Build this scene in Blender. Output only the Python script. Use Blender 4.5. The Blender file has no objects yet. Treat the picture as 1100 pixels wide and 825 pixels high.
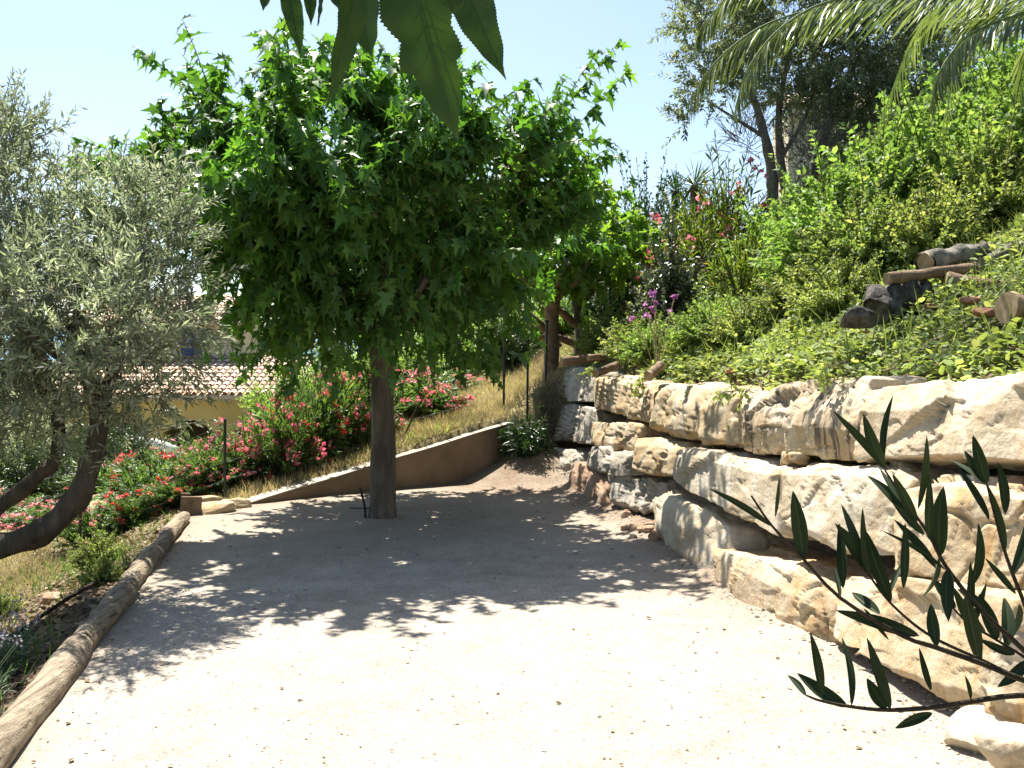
import bpy, math, random
import numpy as np
from mathutils import Vector, noise as mnoise

# ------------------------------------------------------------------ camera, world, sun, exposure
sc = bpy.context.scene
col = sc.collection
CAM_Z, F, HY, CX = 1.6, 1070.0, 385.0, 550.0          # eye height, focal length / horizon / centre in photo pixels
cam_d = bpy.data.cameras.new('camera'); cam = bpy.data.objects.new('camera', cam_d); col.objects.link(cam)
cam_d.sensor_width = 36.0; cam_d.lens = 35.0; cam_d.clip_start = 0.05; cam_d.clip_end = 12000
cam.location = (0, 0, CAM_Z); cam.rotation_euler = (math.radians(90 - 1.47), 0, 0)
sc.camera = cam
SUN = Vector((-0.42, 1.0, 1.95)).normalized()
w = bpy.data.worlds.new('World'); sc.world = w; w.use_nodes = True
nt = w.node_tree; bg = nt.nodes['Background']
sky = nt.nodes.new('ShaderNodeTexSky'); sky.sky_type = 'NISHITA'; sky.sun_disc = False
sky.sun_elevation = math.asin(SUN.z); sky.sun_rotation = math.atan2(SUN.x, SUN.y)
sky.air_density = 1.0; sky.dust_density = 1.2; sky.ozone_density = 1.6
nt.links.new(sky.outputs[0], bg.inputs[0]); bg.inputs[1].default_value = 0.07
sd = bpy.data.lights.new('sun', 'SUN'); sd.energy = 5.0; sd.angle = math.radians(0.53); sd.color = (1.0, 0.95, 0.86)
so = bpy.data.objects.new('sun', sd); col.objects.link(so); so.rotation_euler = SUN.to_track_quat('Z', 'Y').to_euler()
sc.view_settings.view_transform = 'Standard'; sc.view_settings.look = 'None'
sc.view_settings.gamma = 1.0; sc.view_settings.use_curve_mapping = False
sc.view_settings.exposure = 1.58
sc.render.engine = 'CYCLES'
sc.cycles.max_bounces = 6; sc.cycles.diffuse_bounces = 3; sc.cycles.glossy_bounces = 2
sc.cycles.transmission_bounces = 4; sc.cycles.transparent_max_bounces = 4
sc.cycles.use_denoising = True
sc.cycles.caustics_reflective = False; sc.cycles.caustics_refractive = False

# ------------------------------------------------------------------ helpers
def A(v): return np.asarray(v, dtype=np.float64)
def at(px, py, D): return A(((px - CX) / F * D, D, CAM_Z + (HY - py) / F * D))
def nrm(v):
    v = A(v); return v / np.maximum(np.linalg.norm(v, axis=-1, keepdims=True), 1e-9)
def sst(a, b, x):
    t = np.clip((x - a) / (b - a), 0, 1); return t * t * (3 - 2 * t)
def fbm(p, s, o=4):
    return mnoise.fractal(Vector((p[0] * s, p[1] * s, p[2] * s)), 1.0, 2.0, o, noise_basis='PERLIN_ORIGINAL')

def sinnoise(x, y, seed=0, s=1.0):
    r = np.random.default_rng(seed); out = 0
    for k in range(7):
        a = r.uniform(0, 6.283); f = s * r.uniform(.5, 1.9); out = out + np.sin((x * math.cos(a) + y * math.sin(a)) * f + r.uniform(0, 6.283))
    return out / 4.0

class MB:
    def __init__(s): s.V = []; s.L = []; s.T = []; s.M = []; s.n = 0
    def add(s, V, Fc, m=0):
        V = A(V); s.V.append(V)
        if isinstance(Fc, np.ndarray):
            s.L.append((Fc + s.n).ravel()); s.T.append(np.full(len(Fc), Fc.shape[1])); s.M.append(np.full(len(Fc), m))
        else:
            s.L.append(np.concatenate([A(f) for f in Fc]).astype(int) + s.n); s.T.append(A([len(f) for f in Fc]).astype(int)); s.M.append(np.full(len(Fc), m))
        s.n += len(V); return s
    def build(s, name, mats, parent=None, smooth=True, org=None):
        V = np.concatenate(s.V); L = np.concatenate(s.L).astype(np.int32); T = np.concatenate(s.T).astype(np.int32); M = np.concatenate(s.M).astype(np.int32)
        loc = A((0, 0, 0))
        if parent is not None:
            q = parent
            while q is not None: loc = loc + A(q.location); q = q.parent
        elif org is not None: loc = A(org)
        V = V - loc
        me = bpy.data.meshes.new(name)
        me.vertices.add(len(V)); me.vertices.foreach_set('co', V.ravel().astype(np.float32))
        me.loops.add(len(L)); me.loops.foreach_set('vertex_index', L)
        me.polygons.add(len(T)); me.polygons.foreach_set('loop_start', np.concatenate([[0], np.cumsum(T)[:-1]]).astype(np.int32))
        if not isinstance(mats, (list, tuple)): mats = [mats]
        for m in mats: me.materials.append(m)
        me.polygons.foreach_set('material_index', M)
        me.polygons.foreach_set('use_smooth', np.full(len(T), bool(smooth)))
        me.update(calc_edges=True); me.validate()
        o = bpy.data.objects.new(name, me); col.objects.link(o)
        if parent is not None: o.parent = parent
        elif org is not None: o.location = org
        return o

def tag(o, label=None, cat=None, group=None, kind=None):
    if label: o['label'] = label
    if cat: o['category'] = cat
    if group: o['group'] = group
    if kind: o['kind'] = kind
    return o
def empty(name, loc, label, cat, group=None):
    o = bpy.data.objects.new(name, None); col.objects.link(o); o.location = tuple(float(v) for v in loc); o.empty_display_size = .2
    return tag(o, label, cat, group)
def copy_tree(o, parent=None):
    c = o.copy(); col.objects.link(c); c.parent = parent
    for ch in list(o.children): copy_tree(ch, c)
    return c
def put(o, loc, rz=0, s=1.0, label=None, group=None):
    o.location = tuple(float(v) for v in loc); o.rotation_euler = (0, 0, rz); o.scale = (s, s, s) if np.isscalar(s) else s
    if label: o['label'] = label
    if group: o['group'] = group
    return o

def tube(mb, pts, rad, sides=8, m=0, wob=0.0, seed=0, caps=True):
    pts = A(pts); n = len(pts); rad = np.broadcast_to(A(rad), (n,))
    tan = nrm(np.gradient(pts, axis=0)); V = []
    ref = A((0, 0, 1)) if abs(tan[0][2]) < .9 else A((1, 0, 0))
    a = nrm(np.cross(tan[0], ref)); rg = np.random.default_rng(seed)
    ph = rg.uniform(0, 6.28, 4); fr = rg.uniform(.5, 1.5, 4)
    for i in range(n):
        a = nrm(a - tan[i] * np.dot(a, tan[i])); b = np.cross(tan[i], a)
        th = np.arange(sides) / sides * 2 * math.pi
        k = 1 + wob * (np.sin(2 * th + ph[0] + i * fr[0]) + .7 * np.sin(3 * th + ph[1] - i * fr[1]) + .5 * np.sin(5 * th + ph[2] + i * fr[2]))
        V.append(pts[i] + rad[i] * k[:, None] * (np.cos(th)[:, None] * a + np.sin(th)[:, None] * b))
    V = np.concatenate(V); i = np.arange(n - 1)[:, None] * sides; j = np.arange(sides)[None, :]; j2 = (j + 1) % sides
    Fq = np.stack([i + j, i + j2, i + sides + j2, i + sides + j], -1).reshape(-1, 4)
    mb.add(V, Fq, m)
    if caps:
        mb.add(V[:sides], [list(range(sides))[::-1]], m); mb.add(V[-sides:], [list(range(sides))], m)
    return mb
def spline(pts, n=12):
    pts = A(pts); m = len(pts); P = np.vstack([2 * pts[0] - pts[1], pts, 2 * pts[-1] - pts[-2]]); out = []
    for i in range(m - 1):
        p0, p1, p2, p3 = P[i:i + 4]; k = max(2, n // (m - 1))
        for t in np.arange(k) / k:
            out.append(.5 * (2 * p1 + (p2 - p0) * t + (2 * p0 - 5 * p1 + 4 * p2 - p3) * t * t + (3 * p1 - p0 - 3 * p2 + p3) * t ** 3))
    out.append(pts[-1]); return A(out)
def box(mb, lo, hi, m=0, R=None, c=None):
    lo = A(lo); hi = A(hi)
    V = A([[(lo, hi)[i][0], (lo, hi)[j][1], (lo, hi)[k][2]] for i in (0, 1) for j in (0, 1) for k in (0, 1)])
    if R is not None: V = V @ A(R).T
    if c is not None: V = V + A(c)
    mb.add(V, np.array([[0, 1, 3, 2], [4, 6, 7, 5], [0, 4, 5, 1], [2, 3, 7, 6], [0, 2, 6, 4], [1, 5, 7, 3]]), m)
    return mb
def grid_faces(nu, nv):
    i = np.arange(nu - 1)[:, None]; j = np.arange(nv - 1)[None, :]; a = i * nv + j
    return np.stack([a, a + nv, a + nv + 1, a + 1], -1).reshape(-1, 4)

# leaf templates: x = width, y = length, z = normal
def T_lobed():
    h = [(.17, -.04), (.42, .10), (.15, .27), (.37, .50), (.13, .52)]
    V = [(0, 0), (0, .28), (0, .52), (0, 1)] + h + [(-x, y) for x, y in h]
    V = A([(x, y, .22 * abs(x) - .28 * y * y) for x, y in V]); Fc = []
    for o, fl in ((4, 0), (9, 1)):
        a, b, c, d, e = range(o, o + 5)
        for f in ((0, a, c), (a, b, c), (0, c, 1), (1, c, e), (c, d, e), (1, e, 2), (2, e, 3)): Fc.append(f[::-1] if fl else f)
    return V, np.array(Fc)
def T_lance(wd=.10, fold=.35, bend=.12):
    V = A([(0, 0, 0), (wd * .8, .28, wd * fold), (-wd * .8, .28, wd * fold), (wd, .6, wd * fold), (-wd, .6, wd * fold), (0, 1, 0), (0, .45, 0)])
    V[:, 2] -= bend * V[:, 1] ** 2
    return V, np.array([(0, 1, 6), (1, 3, 6), (3, 5, 6), (0, 6, 2), (2, 6, 4), (4, 6, 5)])
def T_diamond(wd=.12, fold=.3):
    V = A([(0, 0, 0), (wd, .45, wd * fold), (0, 1, -.06), (-wd, .45, wd * fold)])
    return V, np.array([(0, 1, 2), (0, 2, 3)])
def T_oval(wd=.3):
    V = A([(0, 0, 0), (wd * .8, .25, .05), (wd * .9, .6, .03), (0, 1, -.12), (-wd * .9, .6, .03), (-wd * .8, .25, .05)])
    return V, np.array([(0, 1, 2, 3), (0, 3, 4, 5)])
T_LOB, T_OLI, T_OLE, T_OVA = T_lobed(), T_diamond(.115), T_lance(.085), T_oval(.3)

def leaves(mb, P, d, n, s, T, m=0, ws=None):
    V0, F0 = T; d = nrm(d); n = nrm(n - d * np.sum(n * d, -1, keepdims=True)); x = np.cross(d, n)
    s = A(s)[:, None, None]; wx = 1.0 if ws is None else A(ws)[:, None, None]
    V = P[:, None] + s * (V0[None, :, 0, None] * wx * x[:, None] + V0[None, :, 1, None] * d[:, None] + V0[None, :, 2, None] * n[:, None])
    N, k = len(P), len(V0)
    mb.add(V.reshape(-1, 3), (F0[None] + (np.arange(N) * k)[:, None, None]).reshape(-1, F0.shape[1]), m)
def bez(P0, C, P1, t):
    t = t[..., None]; P0, C, P1 = P0[:, None], C[:, None], P1[:, None]
    return (1 - t) ** 2 * P0 + 2 * t * (1 - t) * C + t * t * P1, 2 * (1 - t) * (C - P0) + 2 * t * (P1 - C)
def foliage(mb, sh, k, size, T, rg, t0=.25, ang=55, droop=.2, upn=1.0, njit=.5, tip=.6, m=0, keep=None, wx=1.0, out=.2):
    P0, C, P1 = sh; S = len(P0)
    t = t0 + (1 - t0) * (np.arange(k)[None] + rg.uniform(0, 1, (S, k))) / k
    pos, tan = bez(P0, C, P1, t); tan = nrm(tan)
    ref = nrm(rg.normal(size=(S, 1, 3))) + 0 * tan
    a = nrm(np.cross(tan, ref)); b = np.cross(tan, a)
    ph = np.arange(k)[None] * 2.4 + rg.uniform(0, 6.28, (S, 1)); ca, sa = np.cos(ph)[..., None], np.sin(ph)[..., None]
    rad = ca * a + sa * b; al = np.radians(ang + rg.normal(0, 12, (S, k)))[..., None]
    d = nrm(tan * np.cos(al) + rad * np.sin(al) + A((0, 0, -1)) * droop * rg.uniform(.3, 1.7, (S, k, 1)))
    n = A((0, 0, 1)) * upn + rg.normal(0, njit, (S, k, 3)) + rad * out
    s = size * rg.uniform(.5, 1.3, (S, k)) * (1 - (1 - tip) * np.clip((t - .7) / .3, 0, 1))
    pos = pos.reshape(-1, 3); d = d.reshape(-1, 3); n = n.reshape(-1, 3); s = s.ravel()
    if keep is not None:
        q = keep(pos); pos, d, n, s = pos[q], d[q], n[q], s[q]
    leaves(mb, pos, d, n, s, T, m, wx * rg.uniform(.8, 1.2, len(s)))
def twigs(mb, sh, r0, r1, seg=5, sides=4, m=0):
    P0, C, P1 = sh; t = np.linspace(0, 1, seg + 1)[None].repeat(len(P0), 0); pos, _ = bez(P0, C, P1, t)
    for p in pos: tube(mb, p, np.linspace(r0, r1, seg + 1), sides, m, caps=False)
def dome(rg, n, base, h, r, spread=.25, arch=.25, hj=.25, low=.0):
    """stems that leave the base and end spread over a dome"""
    base = A(base); u = np.sqrt(rg.uniform(0, 1, n)); th = rg.uniform(0, 6.283, n)
    e = np.stack([np.cos(th), np.sin(th)], -1)
    P0 = base + np.concatenate([e * (u * r * spread)[:, None], np.zeros((n, 1))], -1)
    z = h * (np.sqrt(np.clip(1 - .75 * u * u, 0, 1)) * (1 + rg.normal(0, hj, n)) * rg.uniform(low if low else .55, 1.0, n))
    P1 = base + np.concatenate([e * (u * r * rg.uniform(.8, 1.15, n))[:, None], np.maximum(z, .12 * h)[:, None]], -1)
    C = (P0 + P1) / 2 + np.stack([e[:, 0] * -.1 * r, e[:, 1] * -.1 * r, h * arch * rg.uniform(.4, 1.3, n)], -1)
    return P0, C, P1
def lobes(rg, n, L, length, bias=.6, shell=.55, upb=.35):
    """short shoots filling a set of ellipsoid clumps (centre, radii)"""
    vol = A([l[1][0] * l[1][1] * l[1][2] for l in L]) ** .75; idx = rg.choice(len(L), n, p=vol / vol.sum())
    c = A([l[0] for l in L])[idx]; rr = A([l[1] for l in L])[idx]
    q = nrm(rg.normal(size=(n, 3))); rad = (shell + (1 - shell) * rg.uniform(0, 1, n))[:, None]
    P0 = c + q * rr * rad * .9; ln = length * rg.uniform(.6, 1.4, n)[:, None]
    d = nrm(q * bias + rg.normal(0, .45, (n, 3)) + A((0, 0, upb)))
    P1 = P0 + d * ln; C = (P0 + P1) / 2 + A((0, 0, .12)) * ln + rg.normal(0, .05, (n, 3)) * ln
    return P0, C, P1

# ------------------------------------------------------------------ materials
def nodes(name):
    m = bpy.data.materials.new(name); m.use_nodes = True; t = m.node_tree
    return m, t, t.nodes['Principled BSDF'], t.nodes['Material Output']
def N(t, kind, **kw):
    n = t.nodes.new(kind)
    for k, v in kw.items():
        if k in n.inputs.keys(): n.inputs[k].default_value = v
        else: setattr(n, k, v)
    return n
def mixc(t, fac, a, b, mode='MIX'):
    n = t.nodes.new('ShaderNodeMix'); n.data_type = 'RGBA'; n.blend_type = mode
    for i, v in ((0, fac), (6, a), (7, b)):
        if hasattr(v, 'links'): t.links.new(v, n.inputs[i])
        elif i == 0: n.inputs[0].default_value = v
        else: n.inputs[i].default_value = (*v, 1) if len(v) == 3 else v
    return n.outputs[2]
def ramp(t, src, stops):
    r = t.nodes.new('ShaderNodeValToRGB'); e = r.color_ramp.elements
    while len(e) < len(stops): e.new(.5)
    for k, (p, c) in enumerate(stops):
        e[k].position = p; e[k].color = (*c, 1) if hasattr(c, '__len__') else (c, c, c, 1)
    t.links.new(src, r.inputs[0]); return r.outputs[0]
def tex(t, vec, scale, detail=4, rough=.55, dist=0, kind='ShaderNodeTexNoise'):
    n = t.nodes.new(kind); n.inputs['Scale'].default_value = scale
    if 'Detail' in n.inputs: n.inputs['Detail'].default_value = detail
    if 'Roughness' in n.inputs and kind == 'ShaderNodeTexNoise': n.inputs['Roughness'].default_value = rough
    if 'Distortion' in n.inputs: n.inputs['Distortion'].default_value = dist
    t.links.new(vec, n.inputs['Vector']); return n.outputs[0]
def mapping(t, src, scale):
    m = t.nodes.new('ShaderNodeMapping'); m.inputs['Scale'].default_value = scale; t.links.new(src, m.inputs[0]); return m.outputs[0]
def bump(t, p, h, strength, dist=.02, prev=None):
    b = t.nodes.new('ShaderNodeBump'); b.inputs['Strength'].default_value = strength; b.inputs['Distance'].default_value = dist
    t.links.new(h, b.inputs['Height'])
    if prev is not None: t.links.new(prev, b.inputs['Normal'])
    t.links.new(b.outputs[0], p.inputs['Normal']); return b.outputs[0]

def m_leaf(name, c1, c2, c3=None, tr=.35, tc=None, rough=.45, spec=.4, clump=1.2):
    m, t, p, out = nodes(name)
    g = t.nodes.new('ShaderNodeNewGeometry'); co = t.nodes.new('ShaderNodeTexCoord')
    rnd = g.outputs['Random Per Island']
    c = ramp(t, rnd, [(0, c1), (.75, c2), (1, c3 or c2)])
    nz = tex(t, co.outputs['Object'], clump, 2); nz = ramp(t, nz, [(.35, .72), (.65, 1.2)])
    c = mixc(t, 1.0, c, nz, 'MULTIPLY')
    t.links.new(c, p.inputs['Base Color']); p.inputs['Roughness'].default_value = rough; p.inputs['Specular IOR Level'].default_value = spec
    tl = t.nodes.new('ShaderNodeBsdfTranslucent')
    tcn = mixc(t, 1.0, c, tc or (1.5, 1.7, .6), 'MULTIPLY'); t.links.new(tcn, tl.inputs[0])
    mx = t.nodes.new('ShaderNodeMixShader'); mx.inputs[0].default_value = tr
    t.links.new(p.outputs[0], mx.inputs[1]); t.links.new(tl.outputs[0], mx.inputs[2]); t.links.new(mx.outputs[0], out.inputs[0])
    return m
def m_bark(name, c1, c2, zs=.25, sc_=14, bs=.9):
    m, t, p, out = nodes(name); co = t.nodes.new('ShaderNodeTexCoord')
    v = mapping(t, co.outputs['Object'], (1, 1, zs)); n1 = tex(t, v, sc_, 6, .65, .4); n2 = tex(t, co.outputs['Object'], 2.2, 3)
    c = ramp(t, n1, [(.3, c1), (.7, c2)]); c = mixc(t, 1.0, c, ramp(t, n2, [(.3, .65), (.7, 1.2)]), 'MULTIPLY')
    t.links.new(c, p.inputs['Base Color']); p.inputs['Roughness'].default_value = .9; p.inputs['Specular IOR Level'].default_value = .15
    bump(t, p, n1, bs, .03); return m
def m_flat(name, c, rough=.7, var=.25, sc_=8, bs=.15, spec=.3):
    m, t, p, out = nodes(name); co = t.nodes.new('ShaderNodeTexCoord'); n1 = tex(t, co.outputs['Object'], sc_, 5)
    k = ramp(t, n1, [(.3, 1 - var), (.7, 1 + var)]); t.links.new(mixc(t, 1.0, c, k, 'MULTIPLY'), p.inputs['Base Color'])
    p.inputs['Roughness'].default_value = rough; p.inputs['Specular IOR Level'].default_value = spec
    if bs: bump(t, p, tex(t, co.outputs['Object'], sc_ * 6, 4), bs, .01)
    return m
def m_petal(name, c1, c2):
    m, t, p, out = nodes(name); g = t.nodes.new('ShaderNodeNewGeometry')
    c = ramp(t, g.outputs['Random Per Island'], [(0, c1), (1, c2)]); t.links.new(c, p.inputs['Base Color']); p.inputs['Roughness'].default_value = .6
    tl = t.nodes.new('ShaderNodeBsdfTranslucent'); t.links.new(c, tl.inputs[0]); mx = t.nodes.new('ShaderNodeMixShader'); mx.inputs[0].default_value = .4
    t.links.new(p.outputs[0], mx.inputs[1]); t.links.new(tl.outputs[0], mx.inputs[2]); t.links.new(mx.outputs[0], out.inputs[0]); return m
def m_stone(name, cols, streak=(.30, .17, .06), sf=.5, grey=.3, dark_streak=0.):
    m, t, p, out = nodes(name); co = t.nodes.new('ShaderNodeTexCoord'); oi = t.nodes.new('ShaderNodeObjectInfo')
    ad = t.nodes.new('ShaderNodeVectorMath'); ad.operation = 'ADD'; sc3 = t.nodes.new('ShaderNodeVectorMath'); sc3.operation = 'SCALE'
    cmb = t.nodes.new('ShaderNodeCombineXYZ')
    for i in range(3): t.links.new(oi.outputs['Random'], cmb.inputs[i])
    t.links.new(cmb.outputs[0], sc3.inputs[0]); sc3.inputs['Scale'].default_value = 37.0
    t.links.new(co.outputs['Object'], ad.inputs[0]); t.links.new(sc3.outputs[0], ad.inputs[1]); v = ad.outputs[0]
    n1 = tex(t, v, 2.3, 6, .62, .6); n2 = tex(t, v, 9, 6, .65, .3); n3 = tex(t, v, 42, 5, .7)
    st = tex(t, mapping(t, v, (5.5, 5.5, .9)), 1.6, 5, .6, .8)
    c = ramp(t, n1, [(.30, cols[0]), (.48, cols[1]), (.68, cols[2])])
    c = mixc(t, ramp(t, st, [(.52, 0.0), (.68, sf)]), c, streak)
    c = mixc(t, ramp(t, n2, [(.5, 0.0), (.72, grey)]), c, (.33, .31, .28))
    if dark_streak:
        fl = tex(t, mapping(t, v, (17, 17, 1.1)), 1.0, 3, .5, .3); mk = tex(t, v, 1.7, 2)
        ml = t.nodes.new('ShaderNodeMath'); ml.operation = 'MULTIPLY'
        t.links.new(ramp(t, fl, [(.50, 0.0), (.60, dark_streak)]), ml.inputs[0]); t.links.new(ramp(t, mk, [(.46, 0.0), (.56, 1.0)]), ml.inputs[1])
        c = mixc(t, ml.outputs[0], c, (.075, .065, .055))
    c = mixc(t, 1.0, c, ramp(t, n3, [(.3, .8), (.7, 1.12)]), 'MULTIPLY')
    t.links.new(c, p.inputs['Base Color']); p.inputs['Roughness'].default_value = .88; p.inputs['Specular IOR Level'].default_value = .2
    b = bump(t, p, n2, .45, .022); bump(t, p, n3, .55, .012, b); return m

def m_log():
    m, t, p, out = nodes('weathered_log'); co = t.nodes.new('ShaderNodeTexCoord'); v = co.outputs['Object']
    s1 = tex(t, mapping(t, v, (1, .035, 1)), 30, 6, .7, .08); n2 = tex(t, v, 5, 5, .65, .4); n3 = tex(t, v, 1.4, 3)
    c = ramp(t, s1, [(.34, (.07, .052, .035)), (.46, (.25, .20, .14)), (.7, (.40, .345, .25))])
    c = mixc(t, ramp(t, n2, [(.52, 0), (.66, .75)]), c, (.13, .10, .07)); c = mixc(t, ramp(t, n3, [(.56, 0), (.7, .5)]), c, (.16, .17, .07))
    t.links.new(c, p.inputs['Base Color']); p.inputs['Roughness'].default_value = .9; p.inputs['Specular IOR Level'].default_value = .15
    b = bump(t, p, s1, .9, .03); bump(t, p, n2, .5, .03, b); return m
M = {}
M['mul'] = m_leaf('mulberry_leaf', (.045, .11, .026), (.09, .20, .045), (.16, .28, .065), tr=.34, tc=(1.9, 2.0, .6), rough=.45, spec=.35)
M['mul2'] = m_leaf('mulberry_pale_leaf', (.07, .15, .03), (.14, .25, .05), (.20, .30, .07), tr=.48, tc=(2.0, 1.9, .6), rough=.5, spec=.3)
M['mulnear'] = m_leaf('mulberry_shade_leaf', (.035, .075, .012), (.045, .095, .015), tr=.12, tc=(1.4, 1.6, .5), rough=.5, spec=.3)  # darker copy of the mulberry leaf, shade put into the colour
M['vein'] = m_flat('leaf_vein', (.10, .15, .055), .6, .1, 8, 0)
M['olive'] = m_leaf('olive_leaf', (.14, .175, .11), (.30, .33, .23), (.50, .52, .42), tr=.40, tc=(1.25, 1.32, .95), rough=.5, spec=.35, clump=1.5)
M['holm'] = m_leaf('grey_leaf', (.11, .135, .08), (.20, .23, .15), (.36, .38, .28), tr=.42, tc=(1.3, 1.4, .8), rough=.5, spec=.35, clump=.9)
M['ole'] = m_leaf('oleander_leaf', (.07, .13, .045), (.13, .21, .075), (.21, .28, .12), tr=.36, tc=(1.5, 1.7, .6), rough=.42, spec=.4)
M['olenear'] = m_leaf('oleander_shade_leaf', (.015, .028, .010), (.022, .038, .013), tr=.03, rough=.6, spec=.15)  # shaded look of the backlit oleander leaves painted into a darker colour
M['dark'] = m_leaf('evergreen_leaf', (.022, .055, .018), (.045, .09, .028), (.07, .12, .04), tr=.2, rough=.4, spec=.45)
M['lime'] = m_leaf('lime_leaf', (.16, .24, .065), (.25, .35, .11), (.35, .41, .19), tr=.42, tc=(1.4, 1.5, .7), rough=.6, spec=.25)
M['bright'] = m_leaf('bright_leaf', (.13, .235, .06), (.23, .36, .10), (.33, .45, .17), tr=.42, tc=(1.5, 1.5, .7), rough=.6, spec=.25)
M['weed'] = m_leaf('weed_leaf', (.15, .21, .065), (.27, .34, .12), (.42, .45, .22), tr=.38, tc=(1.5, 1.45, .7), rough=.6, spec=.25, clump=1.8)
M['yell'] = m_leaf('yellow_leaf', (.13, .19, .03), (.2, .27, .05), (.30, .22, .07), tr=.35, rough=.5)
M['vari'] = m_leaf('variegated_leaf', (.04, .065, .03), (.10, .13, .08), (.42, .44, .34), tr=.2, tc=(1.2, 1.2, .9), rough=.35, spec=.5)
M['palm'] = m_leaf('palm_leaflet', (.10, .14, .055), (.19, .24, .10), (.28, .31, .17), tr=.25, tc=(1.4, 1.5, .7), rough=.38, spec=.55)
M['lav'] = m_leaf('lavender_leaf', (.10, .15, .09), (.17, .22, .14), tr=.2, rough=.6)
M['lavf'] = m_petal('lavender_flower', (.24, .22, .30), (.36, .34, .42))
M['straw'] = m_leaf('straw_blade', (.38, .32, .17), (.54, .47, .28), (.27, .28, .12), tr=.25, tc=(1.1, 1.0, .7), rough=.7, spec=.2)
M['grass'] = m_leaf('grass_blade', (.07, .15, .03), (.14, .24, .05), (.28, .27, .10), tr=.3, rough=.6, spec=.25)
M['litter'] = m_leaf('dead_leaf', (.10, .065, .035), (.20, .14, .08), (.32, .26, .17), tr=.05, rough=.8, spec=.15)
M['pink'] = m_petal('pink_petal', (.72, .09, .16), (.88, .30, .36))
M['red'] = m_petal('red_petal', (.62, .02, .03), (.78, .08, .08))
M['thistle'] = m_petal('purple_petal', (.42, .10, .38), (.55, .25, .5))
M['bark'] = m_bark('mulberry_bark', (.085, .07, .055), (.20, .165, .13))
M['obark'] = m_bark('olive_bark', (.035, .03, .024), (.12, .10, .08))
M['pbark'] = m_bark('palm_bark', (.08, .05, .03), (.2, .14, .08), 1.5, 9)
M['gbark'] = m_bark('grey_bark', (.12, .10, .085), (.26, .225, .19))
M['twig'] = m_bark('twig_bark', (.09, .07, .04), (.18, .14, .08))
M['dtwig'] = m_bark('dark_twig', (.03, .025, .015), (.06, .045, .03))
M['log'] = m_bark('border_log', (.15, .115, .075), (.40, .34, .235), .3, 11, .8)
M['midrib'] = m_flat('leaf_midrib', (.035, .055, .02), .6, .1, 8, 0)
M['wlog'] = m_log()
M['cutlog'] = m_bark('cut_log', (.13, .085, .055), (.30, .21, .14), 1, 12, .8)
M['char'] = m_bark('charred_wood', (.010, .009, .008), (.17, .155, .14), 1, 16, 1.0)
M['ash'] = m_bark('ashy_wood', (.02, .018, .016), (.34, .31, .27), 1, 9, .8)
M['endgrain'] = m_flat('end_grain', (.34, .25, .15), .85, .3, 20)
M['s_cream'] = m_stone('cream_limestone', [(.31, .23, .135), (.485, .405, .285), (.59, .535, .435)], (.44, .27, .11), .45, .25)
M['s_streak'] = m_stone('lichen streaked limestone'.replace(' ', '_'), [(.30, .22, .13), (.46, .37, .25), (.57, .50, .39)], (.42, .26, .10), .5, .2, .85)  # thin dark vertical streaks mixed into the stone colour
M['s_tan'] = m_stone('tan_limestone', [(.26, .175, .09), (.435, .335, .205), (.55, .475, .36)], (.42, .22, .06), .6, .3)
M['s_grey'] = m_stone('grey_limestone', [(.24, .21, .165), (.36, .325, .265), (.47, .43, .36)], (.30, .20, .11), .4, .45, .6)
M['s_rust'] = m_stone('rusty_limestone', [(.22, .13, .08), (.33, .22, .14), (.42, .35, .27)], (.34, .12, .04), .85, .3)
M['terra'] = m_flat('broken_terracotta', (.32, .15, .09), .85, .35, 14)
M['stucco'] = m_flat('brown_stucco', (.235, .165, .105), .92, .28, 2.2, .5, .15)
M['cap'] = m_flat('wall_cap', (.42, .37, .30), .9, .2, 9, .3, .15)
M['iron'] = m_flat('green_iron', (.018, .03, .024), .5, .2, 8, 0, .4)
M['pipe'] = m_flat('black_pipe', (.012, .012, .012), .5, .2, 8, 0, .4)
M['yellow'] = m_flat('yellow_render', (.62, .46, .18), .9, .08, 2, .15, .15)
M['cream'] = m_flat('cream_render', (.62, .53, .40), .9, .08, 2, .15, .15)
M['white'] = m_flat('white_render', (.78, .76, .72), .85, .06, 3, .1, .2)
M['blue'] = m_flat('blue_paint', (.035, .06, .17), .5, .1, 6, 0, .4)
M['shade'] = m_flat('porch_inside', (.22, .17, .09), .9, .1, 3, 0)  # darkened yellow render, the porch shade is put into the colour
M['glass'] = m_flat('window_glass', (.05, .07, .09), .1, .1, 2, 0, .6)

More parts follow.
